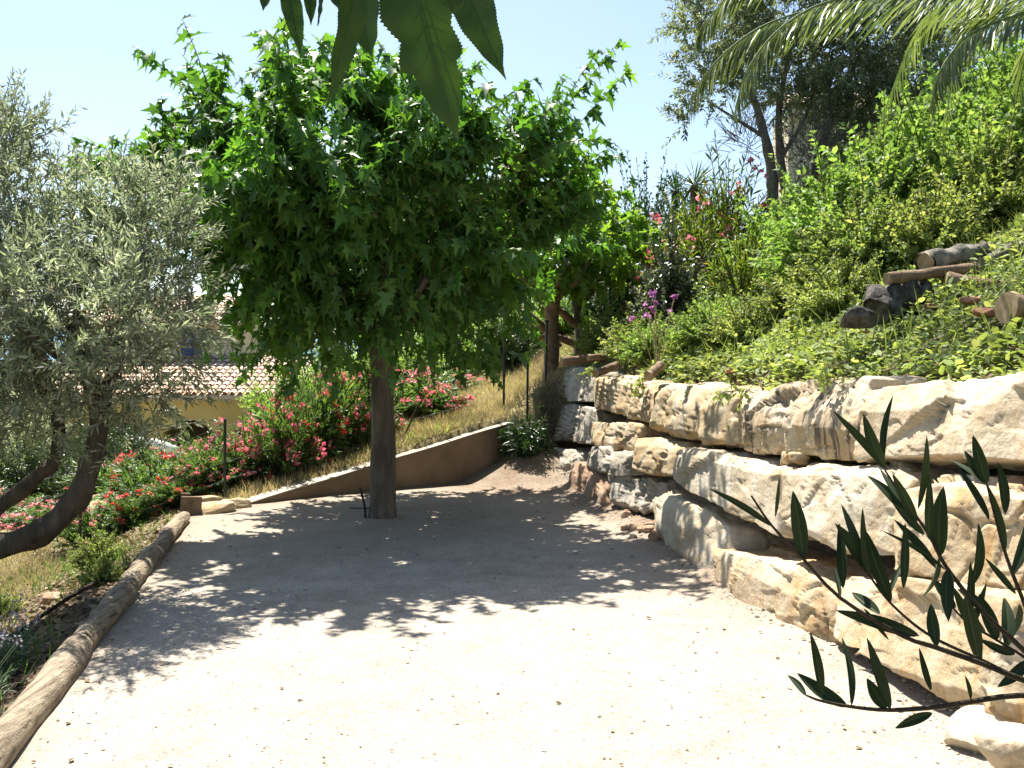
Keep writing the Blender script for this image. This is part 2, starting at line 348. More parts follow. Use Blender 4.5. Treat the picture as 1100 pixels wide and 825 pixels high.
def m_gravel():
    m, t, p, out = nodes('pale_gravel'); co = t.nodes.new('ShaderNodeTexCoord'); v = co.outputs['Object']
    n0 = tex(t, v, .55, 4, .6, .5); n1 = tex(t, v, 3.2, 5, .65); n2 = tex(t, v, 55, 4, .7); n3 = tex(t, v, 150, 3, .7)
    vo = t.nodes.new('ShaderNodeTexVoronoi'); vo.inputs['Scale'].default_value = 85; t.links.new(v, vo.inputs['Vector'])
    c = ramp(t, n0, [(.32, (.33, .29, .235)), (.66, (.395, .352, .292))])
    c = mixc(t, 1.0, c, ramp(t, n1, [(.3, .76), (.7, 1.12)]), 'MULTIPLY')
    c = mixc(t, ramp(t, n2, [(.50, 0.0), (.68, .5)]), c, (.27, .225, .175))
    sa = t.nodes.new('ShaderNodeAttribute'); sa.attribute_name = 'earth'; ss = t.nodes.new('ShaderNodeSeparateColor'); t.links.new(sa.outputs['Color'], ss.inputs[0])
    ml = t.nodes.new('ShaderNodeMath'); ml.operation = 'MULTIPLY'; t.links.new(ss.outputs[0], ml.inputs[0]); t.links.new(ramp(t, n1, [(.25, .35), (.6, 1.0)]), ml.inputs[1])
    c = mixc(t, ml.outputs[0], c, ramp(t, n2, [(.3, (.13, .09, .06)), (.7, (.27, .20, .14))]))
    hs = t.nodes.new('ShaderNodeSeparateColor'); t.links.new(vo.outputs['Color'], hs.inputs[0])
    c = mixc(t, 1.0, c, ramp(t, hs.outputs[0], [(0, .72), (.35, 1.0), (1, 1.12)]), 'MULTIPLY')
    t.links.new(c, p.inputs['Base Color']); p.inputs['Roughness'].default_value = .95; p.inputs['Specular IOR Level'].default_value = .1
    b = bump(t, p, vo.outputs['Distance'], .5, .006); bump(t, p, n2, .6, .012, b); return m
def m_terrain():
    m, t, p, out = nodes('soil_and_straw'); co = t.nodes.new('ShaderNodeTexCoord'); v = co.outputs['Object']
    at_ = t.nodes.new('ShaderNodeAttribute'); at_.attribute_name = 'cover'
    n1 = tex(t, v, 1.1, 6, .65, .6); n2 = tex(t, v, 11, 6, .7); n3 = tex(t, v, 60, 4, .7)
    soil = ramp(t, n2, [(.3, (.10, .07, .045)), (.7, (.24, .18, .125))])
    straw = ramp(t, n2, [(.3, (.25, .21, .10)), (.7, (.42, .35, .18))])
    green = ramp(t, n2, [(.3, (.06, .085, .03)), (.7, (.15, .17, .07))])
    sp = t.nodes.new('ShaderNodeSeparateColor'); t.links.new(at_.outputs['Color'], sp.inputs[0])
    c = mixc(t, sp.outputs[0], soil, straw); c = mixc(t, sp.outputs[1], c, green)
    c = mixc(t, 1.0, c, ramp(t, n1, [(.3, .75), (.7, 1.2)]), 'MULTIPLY'); c = mixc(t, 1.0, c, ramp(t, n3, [(.3, .8), (.7, 1.15)]), 'MULTIPLY')
    t.links.new(c, p.inputs['Base Color']); p.inputs['Roughness'].default_value = .95; p.inputs['Specular IOR Level'].default_value = .1
    b = bump(t, p, n2, .8, .05); bump(t, p, n3, .5, .015, b); return m
def m_tiles():
    m, t, p, out = nodes('canal_tiles'); g = t.nodes.new('ShaderNodeNewGeometry'); co = t.nodes.new('ShaderNodeTexCoord')
    c = ramp(t, g.outputs['Random Per Island'], [(0, (.40, .25, .16)), (.5, (.52, .38, .27)), (1, (.60, .50, .39))])
    c = mixc(t, 1.0, c, ramp(t, tex(t, co.outputs['Object'], 2.5, 4), [(.3, .8), (.7, 1.15)]), 'MULTIPLY')
    t.links.new(c, p.inputs['Base Color']); p.inputs['Roughness'].default_value = .85; return m

# ------------------------------------------------------------------ the lie of the land
WY = [-8, 2, 4, 5.6, 6.7, 8.8, 10.7, 13.7, 20, 60, 3000]; WX = [2.35, 2.2, 2.06, 1.92, 1.58, 1.36, .95, .5, .1, -1.0, -1.0]
LY = [-8, 2, 4, 5.6, 9.5, 10.6, 13, 40, 3000]; LX = [.4, -1.64, -2.05, -2.375, -3.17, -3.39, -3.9, -7, -7]
W0, W1 = A((-2.85, 10.85)), A((0.0, 13.55))                      # ends of the low stucco wall
def Wx(y): return np.interp(y, WY, WX)
def Lx(y): return np.interp(y, LY, LX)
def Yw(x): return W0[1] + (np.clip(x, -6, .6) - W0[0]) * (W1[1] - W0[1]) / (W1[0] - W0[0])
def H(x, y):
    x = A(x); y = A(y); t = x - Wx(y); d = Lx(y) - x
    hill = 1.42 + 11 * (1 - np.exp(-.050 * np.maximum(t - .75, 0)))
    right = -.03 + (hill + .03) * sst(.5, .8, t)
    left = -.05 - .55 * sst(0, 1.5, d) - 1.7 * sst(2.6, 8, d) - .5 * sst(8, 30, d)
    near = np.where(d > 0, left, np.where(t > .3, right, -.03))
    bx = np.maximum(x, -2.9)
    back = .02 + .265 * (bx + 2.9) + .085 * np.clip(y - Yw(x), 0, 6)
    back = np.where(x > 0, .02 + .265 * 2.9 + .085 * np.clip(y - 13.5, 0, 6) + 11 * (1 - np.exp(-.050 * np.maximum(x - .0, 0))), back)
    back = np.where(x < -2.9, back - .3 * (-2.9 - x) * 1.0, back)
    back = np.maximum(back, -2.3 - .05 * np.sin(x)) * (1 - sst(20, 60, y) * (x < 40)) + (-2.6) * sst(20, 60, y) * sst(6, -6, x) + np.maximum(back, -2.3) * sst(20, 60, y) * (1 - sst(6, -6, x))
    fw = np.where(x > -.05, 1.0, .16)
    mb_ = sst(0, 1, (y - Yw(x) - .02) / fw)
    mb_ = np.where(x < -3.4, sst(10.2, 13.5, y), mb_)
    mb_ = np.where(t > .3, sst(13.3, 15.2, y), mb_)
    z = near * (1 - mb_) + back * mb_
    rough = np.where((d < 0) & (t < .4) & (y < Yw(x)), 0, 1) * (.045 * sinnoise(x, y, 3, 2.1) + .02 * sinnoise(x, y, 4, 6))
    return z + rough * np.exp(-np.maximum(np.hypot(x, y) - 60, 0) / 60)
def h1(x, y): return float(H(np.array([x]), np.array([y]))[0])
def gp(px, D, dz=0.0):
    X = (px - CX) / F * D; return A((X, D, h1(X, D) + dz))
def hit(px, py, d0=4.0, d1=60):
    D = np.arange(d0, d1, .02); x = (px - CX) / F * D; z = CAM_Z + (HY - py) / F * D
    k = np.nonzero(H(x, D) >= z)[0]; D = D[k[0]] if len(k) else d1
    return gp(px, D)

# terrain sheet, fine near the terrace and coarse out to the horizon
far = np.cumsum(np.geomspace(.4, 700, 34))
xs = np.concatenate([-9 - far[::-1], np.arange(-9, -3.6, .25), np.arange(-3.6, 3.6, .09), np.arange(3.6, 12, .25), 12 + far])
ys = np.concatenate([-4 - far[::-1], np.arange(-4, 3, .3), np.arange(3, 17, .12), np.arange(17, 40, .4), 40 + far])
XX, YY = np.meshgrid(xs, ys, indexing='ij'); ZZ = H(XX, YY)
mb = MB(); mb.add(np.stack([XX, YY, ZZ], -1).reshape(-1, 3), grid_faces(len(xs), len(ys)))
terrain = mb.build('terrain', m_terrain()); tag(terrain, kind='structure')
t_ = XX - Wx(YY); d_ = Lx(YY) - XX
straw = np.clip(sst(1.2, 1.7, d_ + .3 * sinnoise(XX, YY, 9, 2)) * (d_ < 4) + (YY > Yw(XX)) * (XX < .4) * (XX > -5), 0, 1) * (.75 + .2 * sinnoise(XX, YY, 5, 3))
green = np.clip(sst(.9, 1.6, t_ + .25 * sinnoise(XX, YY, 6, 3)) + sst(4, 8, d_) + sst(20, 30, YY), 0, 1) * .85
ca = terrain.data.color_attributes.new('cover', 'FLOAT_COLOR', 'POINT')
ca.data.foreach_set('color', np.stack([np.clip(straw, 0, 1), green, 0 * green, 0 * green + 1], -1).ravel().astype(np.float32))

def Tz(x, y):                                                    # terrace surface
    t = Wx(y) - x
    z = .012 * sinnoise(x, y, 21, 1.3) + .004 * sinnoise(x, y, 22, 9)
    z = z + .34 * sst(1.15, .1, np.hypot((x - .15) * 1.0, (y - 13.6) * .85)) * (1 + .25 * sinnoise(x, y, 23, 5))
    z = z + .05 * np.exp(-np.maximum(t, 0) / .22) * sst(6.5, 8, y) * (1 + .5 * sinnoise(x, y, 24, 8))
    z = z + .05 * np.exp(-np.maximum(t, 0) / .18) * (1 + .6 * sinnoise(x, y, 25, 9))
    return z
yy = np.concatenate([np.arange(-4, 3, .4), np.arange(3, 14.2, .08)]); uu = np.linspace(0, 1, 90)
UU, YG = np.meshgrid(uu, yy, indexing='ij')
L_, R_ = Lx(YG) - .02, Wx(YG) + .42
XG = L_ + UU * (R_ - L_); YG2 = np.minimum(YG, Yw(XG) + .12)
mb = MB(); mb.add(np.stack([XG, YG2, Tz(XG, YG2)], -1).reshape(-1, 3), grid_faces(len(uu), len(yy)))
gt = mb.build('gravel_terrace', m_gravel()); tag(gt, kind='structure')
te = Wx(YG2) - XG; er = .95 * sst(2.3, .5, np.hypot((XG - .3), (YG2 - 13.3) * .8)) + .8 * np.exp(-np.maximum(te, 0) / .28) * sst(5, 7, YG2) + .45 * np.exp(-np.maximum(te, 0) / .2) + .55 * np.exp(-np.maximum(XG - Lx(YG2), 0) / .12) + .5 * np.exp(-np.maximum(Yw(XG) - YG2, 0) / .25) + .35 * sst(2.2, .3, np.hypot(XG + 1.3, YG2 - 10.05)) + .18 * sst(7, 9, YG2)
er = np.clip(er * (1 + .35 * sinnoise(XG, YG2, 27, 4.0)), 0, 1)
ce = gt.data.color_attributes.new('earth', 'FLOAT_COLOR', 'POINT'); ce.data.foreach_set('color', np.stack([er, er, er, er * 0 + 1], -1).ravel().astype(np.float32))

# far hills across the valley, blue haze painted into their colour
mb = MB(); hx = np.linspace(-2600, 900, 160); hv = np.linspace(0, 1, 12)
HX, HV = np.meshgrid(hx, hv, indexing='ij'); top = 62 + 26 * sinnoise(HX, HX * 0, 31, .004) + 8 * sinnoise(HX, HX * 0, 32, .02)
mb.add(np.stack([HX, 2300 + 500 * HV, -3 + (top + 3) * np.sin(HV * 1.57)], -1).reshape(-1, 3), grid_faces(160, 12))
tag(mb.build('far_hills', m_flat('far_hill_haze_tint', (.12, .20, .26), .95, .2, .01, 0, .1)), kind='structure')

# ------------------------------------------------------------------ the boulder wall
BAT = .27
def onwall(px, py):
    D = np.arange(2.5, 20, .01); X = (px - CX) / F * D; z = CAM_Z + (HY - py) / F * D
    g = X - (Wx(D) + BAT * z); k = np.nonzero(g[:-1] * g[1:] <= 0)[0]
    k = k[0] if len(k) else np.argmin(abs(g)); return A((X[k], D[k], z[k]))
def boulder(Q, seed, mat, label, depth=.75, ncut=11, groove=0.0, proud=0.0, lean=.10, n=30, grp='boulders of the dry stone retaining wall', name='wall_boulder'):
    """a quarried block whose front face spans four points of the wall (TL, TR, BR, BL); it reaches back into the bank"""
    rg = np.random.default_rng(seed); Q = [A(q) for q in Q]
    tang = nrm((Q[1] - Q[0] + Q[2] - Q[3]) * A((1, 1, 0))); inn = A((-tang[1], tang[0], 0)); inn = inn if inn[0] > 0 else -inn
    yw_ = rg.uniform(-.045, .045) * (1 if proud > .04 else .4); Q = [q - inn * (proud + (yw_ if i in (0, 3) else -yw_)) for i, q in enumerate(Q)]
    a = np.linspace(-1, 1, n); pts = []; faces = []; base = 0
    for ax in range(3):
        for s in (-1, 1):
            nn = n if not (ax == 1 and s == 1) else 8
            g = np.linspace(-1, 1, nn); U, V = np.meshgrid(g, g, indexing='ij'); P = np.zeros((nn, nn, 3))
            P[..., ax] = s; P[..., (ax + 1) % 3] = U; P[..., (ax + 2) % 3] = V
            f = grid_faces(nn, nn); pts.append(P.reshape(-1, 3)); faces.append((f if s > 0 else f[:, ::-1]) + base); base += nn * nn
    P = np.concatenate(pts)                                      # axes: 0 along wall, 1 inwards, 2 up
    k = 11.0; r = (np.abs(P) ** k).sum(-1) ** (1 / k); P = P / r[:, None] * 1.0
    half = np.linalg.norm(Q[1] - Q[0]) / 2; P[:, 0] *= 1 - min(.05, .018 / half)
    size = A((np.linalg.norm(Q[1] - Q[0]), depth, np.linalg.norm(Q[0] - Q[3]))) / 2
    for c in range(ncut):                                        # broken faces: planes that slice corners and edges off
        if c % 2: nv = A((rg.normal(0, .30), -1, rg.normal(0, .34)))
        else: nv = rg.normal(size=3); nv[1] = -abs(nv[1]) * .8
        nv /= np.linalg.norm(nv); ns = nrm(nv / size * size.mean()) if c % 2 == 0 else nv; sup = np.abs(ns).sum(); dd = sup * (rg.uniform(.76, .93) if c % 2 == 0 else rg.uniform(.80, .93))
        e = P @ ns - dd; P = P - np.maximum(e, 0)[:, None] * ns * .96
    u = (P[:, 0] + 1) / 2; v = (P[:, 2] + 1) / 2; ww = (P[:, 1] + 1) / 2
    B = (Q[3][None] * ((1 - u) * (1 - v))[:, None] + Q[2][None] * (u * (1 - v))[:, None] + Q[1][None] * (u * v)[:, None] + Q[0][None] * ((1 - u) * v)[:, None])
    W = B + inn * (ww * depth - .03)[:, None]
    cen = W.mean(0); nd = nrm((P * 1.0) @ np.stack([tang, inn, A((0, 0, 1))])); sm = size.min() * 2
    off = A(rg.uniform(0, 50, 3)); fr = (ww < .5)
    disp = np.zeros(len(W))
    for i in range(len(W)):
        q = W[i] + off
        if not (ww[i] < .75): continue
        f1 = fbm(q, .9 / max(sm, .3), 3); f2 = fbm(q + A((9, 9, 9)), 4.0, 3); f3 = fbm(q + A((3, 1, 7)), 21, 3); val = 0
        for sc_, am, wp in ((1.7, .024, .05), (4.8, .007, .03)):                # fracture scarps: flat facets set at different depths
            qq = q * A((sc_, sc_, sc_ * 1.35)) + A((f2, f1, f3 * .3)) * wp * sc_; vc = mnoise.voronoi(Vector(qq)); pc_ = vc[1][0]
            h_ = mnoise.cell(pc_ * 7.3); tl = A((mnoise.cell(pc_ * 3.1 + Vector((5, 0, 0))), mnoise.cell(pc_ * 5.7 + Vector((0, 9, 0))), mnoise.cell(pc_ * 4.3)))
            val += am * (h_ + .9 * float(np.dot(tl, qq - A(pc_))))
        rid = abs(fbm(q + A((13, 1, 7)), 1.5, 3)); disp[i] = .022 * f1 + val + .0045 * f3 - .03 * max(0, 1 - rid / .035)
        if groove:
            s_ = float(np.dot(W[i], tang)); g = fbm(A((s_ * 9, W[i][2] * .9, seed)), 1.0, 3)
            gm = max(0, min(1, .5 + 1.6 * fbm(A((s_ * 1.2 + 5, W[i][2] * .7, seed)), 1.0, 2)))
            disp[i] -= 2.2 * groove * gm * max(0, g + .05) ** .7 if g > -.05 else 0
    W = W + nd * (disp * min(1.0, sm / .45))[:, None]
    m = MB(); m.add(W, np.concatenate(faces)); o = m.build(name, mat, org=tuple(W[:, :2].mean(0)) + (float(W[:, 2].min()),))
    bm_weld(o); tag(o, label, 'boulder', grp); return o
def bm_weld(o):
    import bmesh
    b = bmesh.new(); b.from_mesh(o.data); bmesh.ops.remove_doubles(b, verts=b.verts, dist=1e-4); b.to_mesh(o.data); b.free()
def qp(*pp): return [onwall(*p) for p in pp]

BL = [
 # quad TL TR BR BL (photo pixels on the wall), stone, groove, proud, label
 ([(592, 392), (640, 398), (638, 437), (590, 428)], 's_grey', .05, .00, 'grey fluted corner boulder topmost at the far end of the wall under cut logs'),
 ([(638, 402), (699, 410), (697, 460), (640, 437)], 's_tan', .04, .02, 'orange and grey top row boulder between the far grey corner boulder and the yellow block'),
 ([(699, 412), (797, 420), (794, 482), (698, 464)], 's_tan', .012, .05, 'pitted yellow tan top row block right of the orange and grey boulder'),
 ([(792, 424), (944, 402), (940, 498), (784, 484)], 's_streak', .055, .07, 'long cream top row block with black vertical streaks on its left end'),
 ([(942, 414), (1126, 398), (1128, 512), (938, 497)], 's_cream', .0, .10, 'smooth pale top row block cut by the right edge of the photo'),
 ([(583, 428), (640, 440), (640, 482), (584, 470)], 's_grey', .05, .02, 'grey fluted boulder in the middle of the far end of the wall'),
 ([(640, 450), (690, 456), (686, 490), (640, 482)], 's_tan', .03, .05, 'small tan wedge boulder below the orange and grey top row boulder'),
 ([(688, 465), (748, 474), (745, 518), (685, 508)], 's_tan', .02, .07, 'squarish tan and brown boulder below the yellow tan top block'),
 ([(745, 480), (853, 500), (853, 588), (736, 520)], 's_cream', .0, .14, 'big cream boulder with a slanting underside pointing down to the right'),
 ([(854, 497), (1006, 500), (1006, 616), (852, 566)], 's_cream', .0, .12, 'large cream second row block behind the dark oleander leaves'),
 ([(1003, 515), (1130, 522), (1128, 648), (1000, 614)], 's_tan', .0, .16, 'brown shaded second row block at the right edge below the smooth pale block'),
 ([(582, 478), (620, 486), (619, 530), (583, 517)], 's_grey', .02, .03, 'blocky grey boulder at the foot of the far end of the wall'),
 ([(613, 494), (661, 512), (661, 558), (614, 536)], 's_rust', .03, .06, 'rust red boulder on the ground in the shade near the far end'),
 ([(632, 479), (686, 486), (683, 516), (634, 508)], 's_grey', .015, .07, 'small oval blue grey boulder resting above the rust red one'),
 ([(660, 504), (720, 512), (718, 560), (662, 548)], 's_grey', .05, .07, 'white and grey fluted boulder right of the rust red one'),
 ([(714, 524), (788, 552), (788, 644), (720, 606)], 's_cream', .0, .13, 'tall cream boulder on the ground under the boulder with the slanting underside'),
 ([(779, 578), (938, 632), (936, 704), (786, 646)], 's_tan', .0, .17, 'long cream ground boulder with an orange base left of the big slab'),
 ([(934, 616), (1140, 632), (1138, 812), (930, 690)], 's_tan', .0, .18, 'big tan slab at the lower right behind the oleander branches'),
]
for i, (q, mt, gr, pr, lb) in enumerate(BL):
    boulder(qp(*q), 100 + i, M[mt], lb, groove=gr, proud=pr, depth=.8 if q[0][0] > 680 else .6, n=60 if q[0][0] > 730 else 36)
def wq(y0, y1, z0, z1):
    f = lambda y, z: A((Wx(y) + BAT * z - .1, y, z)); return [f(y0, z1), f(y1, z1), f(y1, z0), f(y0, z0)]
for i, (y0, y1, z0, z1) in enumerate([(4.35, 2.9, 1.05, 1.5), (3.9, 2.6, .5, 1.03), (3.75, 2.2, -.1, .5)]):
    boulder(wq(y0, y1, z0, z1), 140 + i, M[['s_cream', 's_tan', 's_tan'][i]], 'pale %s row boulder of the wall just beyond the right edge of the photo' % ['top', 'middle', 'bottom'][i], n=24)
# the loose pale stone at the foot of the slab
p = at(1066, 798, 4.02)
def rock(c, s, seed, mat, name, label, cat, grp, ncut=10, n=14, flat=.0, rz=0.):
    rg = np.random.default_rng(seed); pts = []; faces = []; base = 0
    for ax in range(3):
        for sg in (-1, 1):
            g = np.linspace(-1, 1, n); U, V = np.meshgrid(g, g, indexing='ij'); P = np.zeros((n, n, 3)); P[..., ax] = sg; P[..., (ax + 1) % 3] = U; P[..., (ax + 2) % 3] = V
            f = grid_faces(n, n); pts.append(P.reshape(-1, 3)); faces.append((f if sg > 0 else f[:, ::-1]) + base); base += n * n
    P = np.concatenate(pts); P = P / ((np.abs(P) ** 5).sum(-1) ** .2)[:, None]
    for k in range(ncut):
        nv = nrm(rg.normal(size=3)); e = P @ nv - rg.uniform(.72, 1.0); P = P - np.maximum(e, 0)[:, None] * nv
    off = rg.uniform(0, 40, 3); dsp = A([.10 * fbm(q + off, 1.3, 3) for q in P]); P = P * (1 + dsp)[:, None]
    P = P * A(s); cz, sz = math.cos(rz), math.sin(rz); P = P @ A([[cz, sz, 0], [-sz, cz, 0], [0, 0, 1]])
    m = MB(); m.add(P + A(c), np.concatenate(faces)); o = m.build(name, mat, org=(c[0], c[1], c[2] - s[2])); bm_weld(o); return tag(o, label, cat, grp)
rock(p + A((.03, 0, 0)), (.17, .14, .12), 7, M['s_cream'], 'loose_stone', 'pale loose stone on the gravel at the foot of the big tan slab', 'stone', None, n=26, rz=.5)
rock(at(1100, 812, 3.7), (.15, .12, .09), 8, M['s_cream'], 'loose_stone', 'second pale loose stone on the gravel, cut by the lower right corner', 'stone', None, n=22, rz=.2)

# rubble wedged in the gaps of the wall, and crumbs at its foot
rgv = np.random.default_rng(5)
GAPS = [((812, 485), (850, 512), 9, 'small tan stone wedged in the gap under the fluted cream top block'),
        ((742, 472), (785, 482), 6, 'small brown stone packed under the pitted yellow tan top block'),
        ((672, 556), (722, 588), 22, 'brown clod of earth and stone at the foot of the fluted white and grey boulder'),
        ((945, 492), (1000, 503), 5, 'little stone in the seam under the smooth pale top block')]
for gi, (a, b, n_, lb) in enumerate(GAPS):
    for k in range(n_):
        px, py = rgv.uniform(a[0], b[0]), rgv.uniform(a[1], b[1])
        q = onwall(px, py); s = rgv.uniform(.025, .06)
        if gi == 2:
            D = CAM_Z * F / (py - HY); x = (px - CX) / F * D; q = A((x, D, 0)); q[2] = float(Tz(np.array([q[0]]), np.array([q[1]]))[0]) + s * .3; s *= 1.0
        else: q = q + A((.10, 0, 0))
        rock(q, (s * rgv.uniform(.8, 1.4), s, s * rgv.uniform(.6, .9)), 300 + gi * 40 + k, M['s_tan'] if gi != 2 else M['s_rust'], 'rubble_stone', lb, 'stone', ['stones wedged under the fluted block', 'stones packed under the yellow tan block', 'crumbled clods at the wall foot', 'stones in the seam under the pale block'][gi], n=6, ncut=6)

# pebbles and chips strewn on the gravel: nobody could count them
mb = MB(); rg = np.random.default_rng(12); ico = A([(0, 0, 1), (.9, 0, .2), (.3, .85, .1), (-.75, .5, .15), (-.7, -.55, .1), (.3, -.9, .2), (0, 0, -.5)])
icf = np.array([(0, 1, 2), (0, 2, 3), (0, 3, 4), (0, 4, 5), (0, 5, 1), (6, 2, 1), (6, 3, 2), (6, 4, 3), (6, 5, 4), (6, 1, 5)])
n_ = 5000; py_ = 3.3 + 9.5 * rg.uniform(0, 1, n_) ** 1.5; lx, rx = Lx(py_), Wx(py_); f_ = rg.beta(.8, .7, n_); px_ = lx + f_ * (rx - lx); nf = 1500; yf = rg.uniform(4.2, 13, nf); px_ = np.concatenate([px_, Wx(yf) - rg.exponential(.16, nf) + .05]); py_ = np.concatenate([py_, yf]); ok = py_ < Yw(px_) - .1
px_, py_ = px_[ok], py_[ok]; pz_ = Tz(px_, py_); s_ = .0028 * np.exp(rg.exponential(.36, len(px_))); s_ = np.minimum(s_, .011); s_ = s_ * np.where(Wx(py_) - px_ < .3, 1.9, 1)
V = ico[None] * (s_[:, None, None] * rg.uniform(.5, 1.4, (len(px_), 7, 3)) * A((1, 1, .6))) + np.stack([px_, py_, pz_ + s_ * .25], -1)[:, None]
mb.add(V.reshape(-1, 3), (icf[None] + (np.arange(len(px_)) * 7)[:, None, None]).reshape(-1, 3))
tag(mb.build('pebbles', m_leaf('pebble_chip', (.26, .20, .14), (.44, .38, .30), (.54, .49, .41), tr=0, rough=.9, spec=.1), smooth=False), 'small pebbles and chips strewn over the pale gravel', 'gravel', kind='stuff')

# ------------------------------------------------------------------ low stucco wall, border logs, fence, stakes
mb = MB(); mc = MB(); n_ = 26; s_ = np.linspace(0, 1, n_); dirw = nrm(W1 - W0); nw = A((-dirw[1], dirw[0])); rows = []
for k, s in enumerate(s_):
    c = W0 + (W1 - W0) * s; zt = .02 + .70 * s + .004 * math.sin(s * 17); lo = -.35
    f0, f1 = c, c + nw * .20
    rows.append([(f0[0], f0[1], lo), (f0[0], f0[1], zt), (f1[0], f1[1], zt), (f1[0], f1[1], lo)])
R_ = A(rows); mb.add(R_.reshape(-1, 3), grid_faces(n_, 4)); mb.add(R_[0], [[0, 1, 2, 3]]); mb.add(R_[-1], [[3, 2, 1, 0]])
lw = empty('retaining_wall', (W0[0], W0[1], 0), 'low brown stucco retaining wall with a sloping top behind the mulberry trunk', 'wall')
mb.build('wall_body', M['stucco'], lw, smooth=False)
capr = [[(r[1][0] - nw[0] * .012, r[1][1] - nw[1] * .012, r[1][2] + .003), (r[1][0] - nw[0] * .012, r[1][1] - nw[1] * .012, r[1][2] + .014), (r[2][0] + nw[0] * .02, r[2][1] + nw[1] * .02, r[2][2] + .016), (r[2][0] + nw[0] * .02, r[2][1] + nw[1] * .02, r[2][2] + .003)] for r in R_]
C_ = A(capr); mc.add(C_.reshape(-1, 3), grid_faces(n_, 4)); mc.add(C_[0], [[0, 1, 2, 3]]); mc.add(C_[-1], [[3, 2, 1, 0]]); mc.build('mortar_cap', M['cap'], lw, smooth=False)

LOGS = [(2.6, 5.35, .082, 'nearest border log, pale and knotty, at the lower left edge of the gravel'),
        (5.38, 6.78, .074, 'second border log from the front, half in the dappled shade'),
        (6.81, 8.1, .076, 'dark border log in the middle of the row with a moss green end'),
        (8.13, 9.75, .066, 'farthest border log next to the sawn board stump')]
for k, (y0, y1, r, lb) in enumerate(LOGS):
    rg = np.random.default_rng(60 + k); ys_ = np.linspace(y0, y1, 26); kn = [rg.uniform(.1, .9, 3), rg.uniform(.04, .13, 3)]
    pts = np.stack([Lx(ys_) - .02 + .012 * (k % 2) + .006 * np.sin(ys_ * 3 + k), ys_, .035 + .008 * (k % 2) + 0 * ys_ + .004 * np.sin(ys_ * 2.3)], -1)
    tt = np.linspace(0, 1, 26); rad = r * (1 + .05 * np.sin(ys_ * 4 + k) + sum(b * np.exp(-((tt - a) / .03) ** 2) for a, b in zip(*kn))) * np.where((tt < .02) | (tt > .98), .93, 1)
    mb = MB(); tube(mb, pts, rad, 22, 0, .03, k); o = mb.build('border_log', [M['wlog']], org=pts[0]); tag(o, lb, 'log', 'border logs along the left edge of the gravel')
# sawn board stump, flat edging stones
p = at(214, 552, 10.35); mb = MB(); box(mb, (-.10, -.025, -.12), (.10, .025, .16)); box(mb, (-.105, .03, -.1), (-.02, .07, .19)); o = mb.build('board_stump', M['cutlog'], org=(0, 0, 0), smooth=False); o.location = (-3.3, 10.2, .02); o.rotation_euler = (0, .06, .35)
tag(o, 'short sawn board stump standing at the end of the border logs', 'board')
for k, (x, y, sx, lb) in enumerate([(-3.08, 10.35, .2, 'flat pale edging stone beside the sawn board stump'), (-2.98, 10.66, .16, 'flat pale edging stone against the low end of the stucco wall'), (-3.35, 10.75, .22, 'brown edging stone at the foot of the first fence post')]):
    rock(A((x, y, .03)), (sx, .12, .07), 400 + k, M['s_tan'], 'edging_stone', lb, 'stone', 'edging stones at the far left corner of the gravel', n=10, rz=.6)
# irrigation pipe by the mulberry
p0 = gp(392, 10.0); mb = MB(); tube(mb, spline([(p0[0], p0[1], -.03), (p0[0] - .01, p0[1], .12), (p0[0] - .055, p0[1], .30)], 8), .012, 8); tube(mb, [(p0[0] - .16, p0[1] - .05, .10), (p0[0] + .10, p0[1] + .02, .085)], .006, 6)
tag(mb.build('irrigation_pipe', M['pipe'], org=(p0[0], p0[1], 0)), 'thin black irrigation pipe sticking up beside the mulberry trunk', 'pipe')

# thin green fence: posts and wires
FP = [(-6.6, 9.4), (-4.62, 10.6), (-3.2, 11.05), (-1.86, 12.85), (-.12, 14.0), (.22, 14.45)]
fz = [h1(*p) for p in FP]; fe = empty('wire_fence', (FP[2][0], FP[2][1], fz[2]), 'thin dark green post and wire fence in front of the oleanders', 'fence')
for (x, y), z in zip(FP, fz):
    mb = MB(); tube(mb, [(x, y, z - .2), (x + .01, y, z + .98)], .017, 8); mb.build('post', M['iron'], fe)
mb = MB()
for h in (.1, .3, .5, .7, .9):
    pts = []
    for i in range(len(FP) - 1):
        for t in np.linspace(0, 1, 8)[:-1]: pts.append((FP[i][0] * (1 - t) + FP[i + 1][0] * t, FP[i][1] * (1 - t) + FP[i + 1][1] * t, fz[i] * (1 - t) + fz[i + 1] * t + h - .03 * math.sin(t * 3.14)))
    tube(mb, pts, .0012, 4)
mb.build('wire', M['iron'], fe)
for px, D, h, tx, lb in [(655, 16.5, 1.1, .0, 'lone green post on the bank behind the cut log end of the wall'), (586, 15.2, .95, .02, 'dark metal stake right behind the far corner of the boulder wall')]:
    q = gp(px, D); mb = MB(); tube(mb, [(q[0], q[1], q[2] - .2), (q[0] + tx, q[1], q[2] + h)], .018, 8); tube(mb, [(q[0] + tx - .03, q[1], q[2] + h), (q[0] + tx + .03, q[1], q[2] + h)], .02, 8)
    tag(mb.build('metal_stake', M['iron'], org=q), lb, 'stake')
q = gp(428, 12.9); mb = MB(); tube(mb, [(q[0] - .02, q[1], q[2] - .1), (q[0] + .22, q[1] + .1, q[2] + .45), (q[0] + .32, q[1] + .15, q[2] + .62)], .012, 6)
tag(mb.build('leaning_stick', M['dtwig'], org=q), 'thin dark stick leaning over the low stucco wall', 'stick')

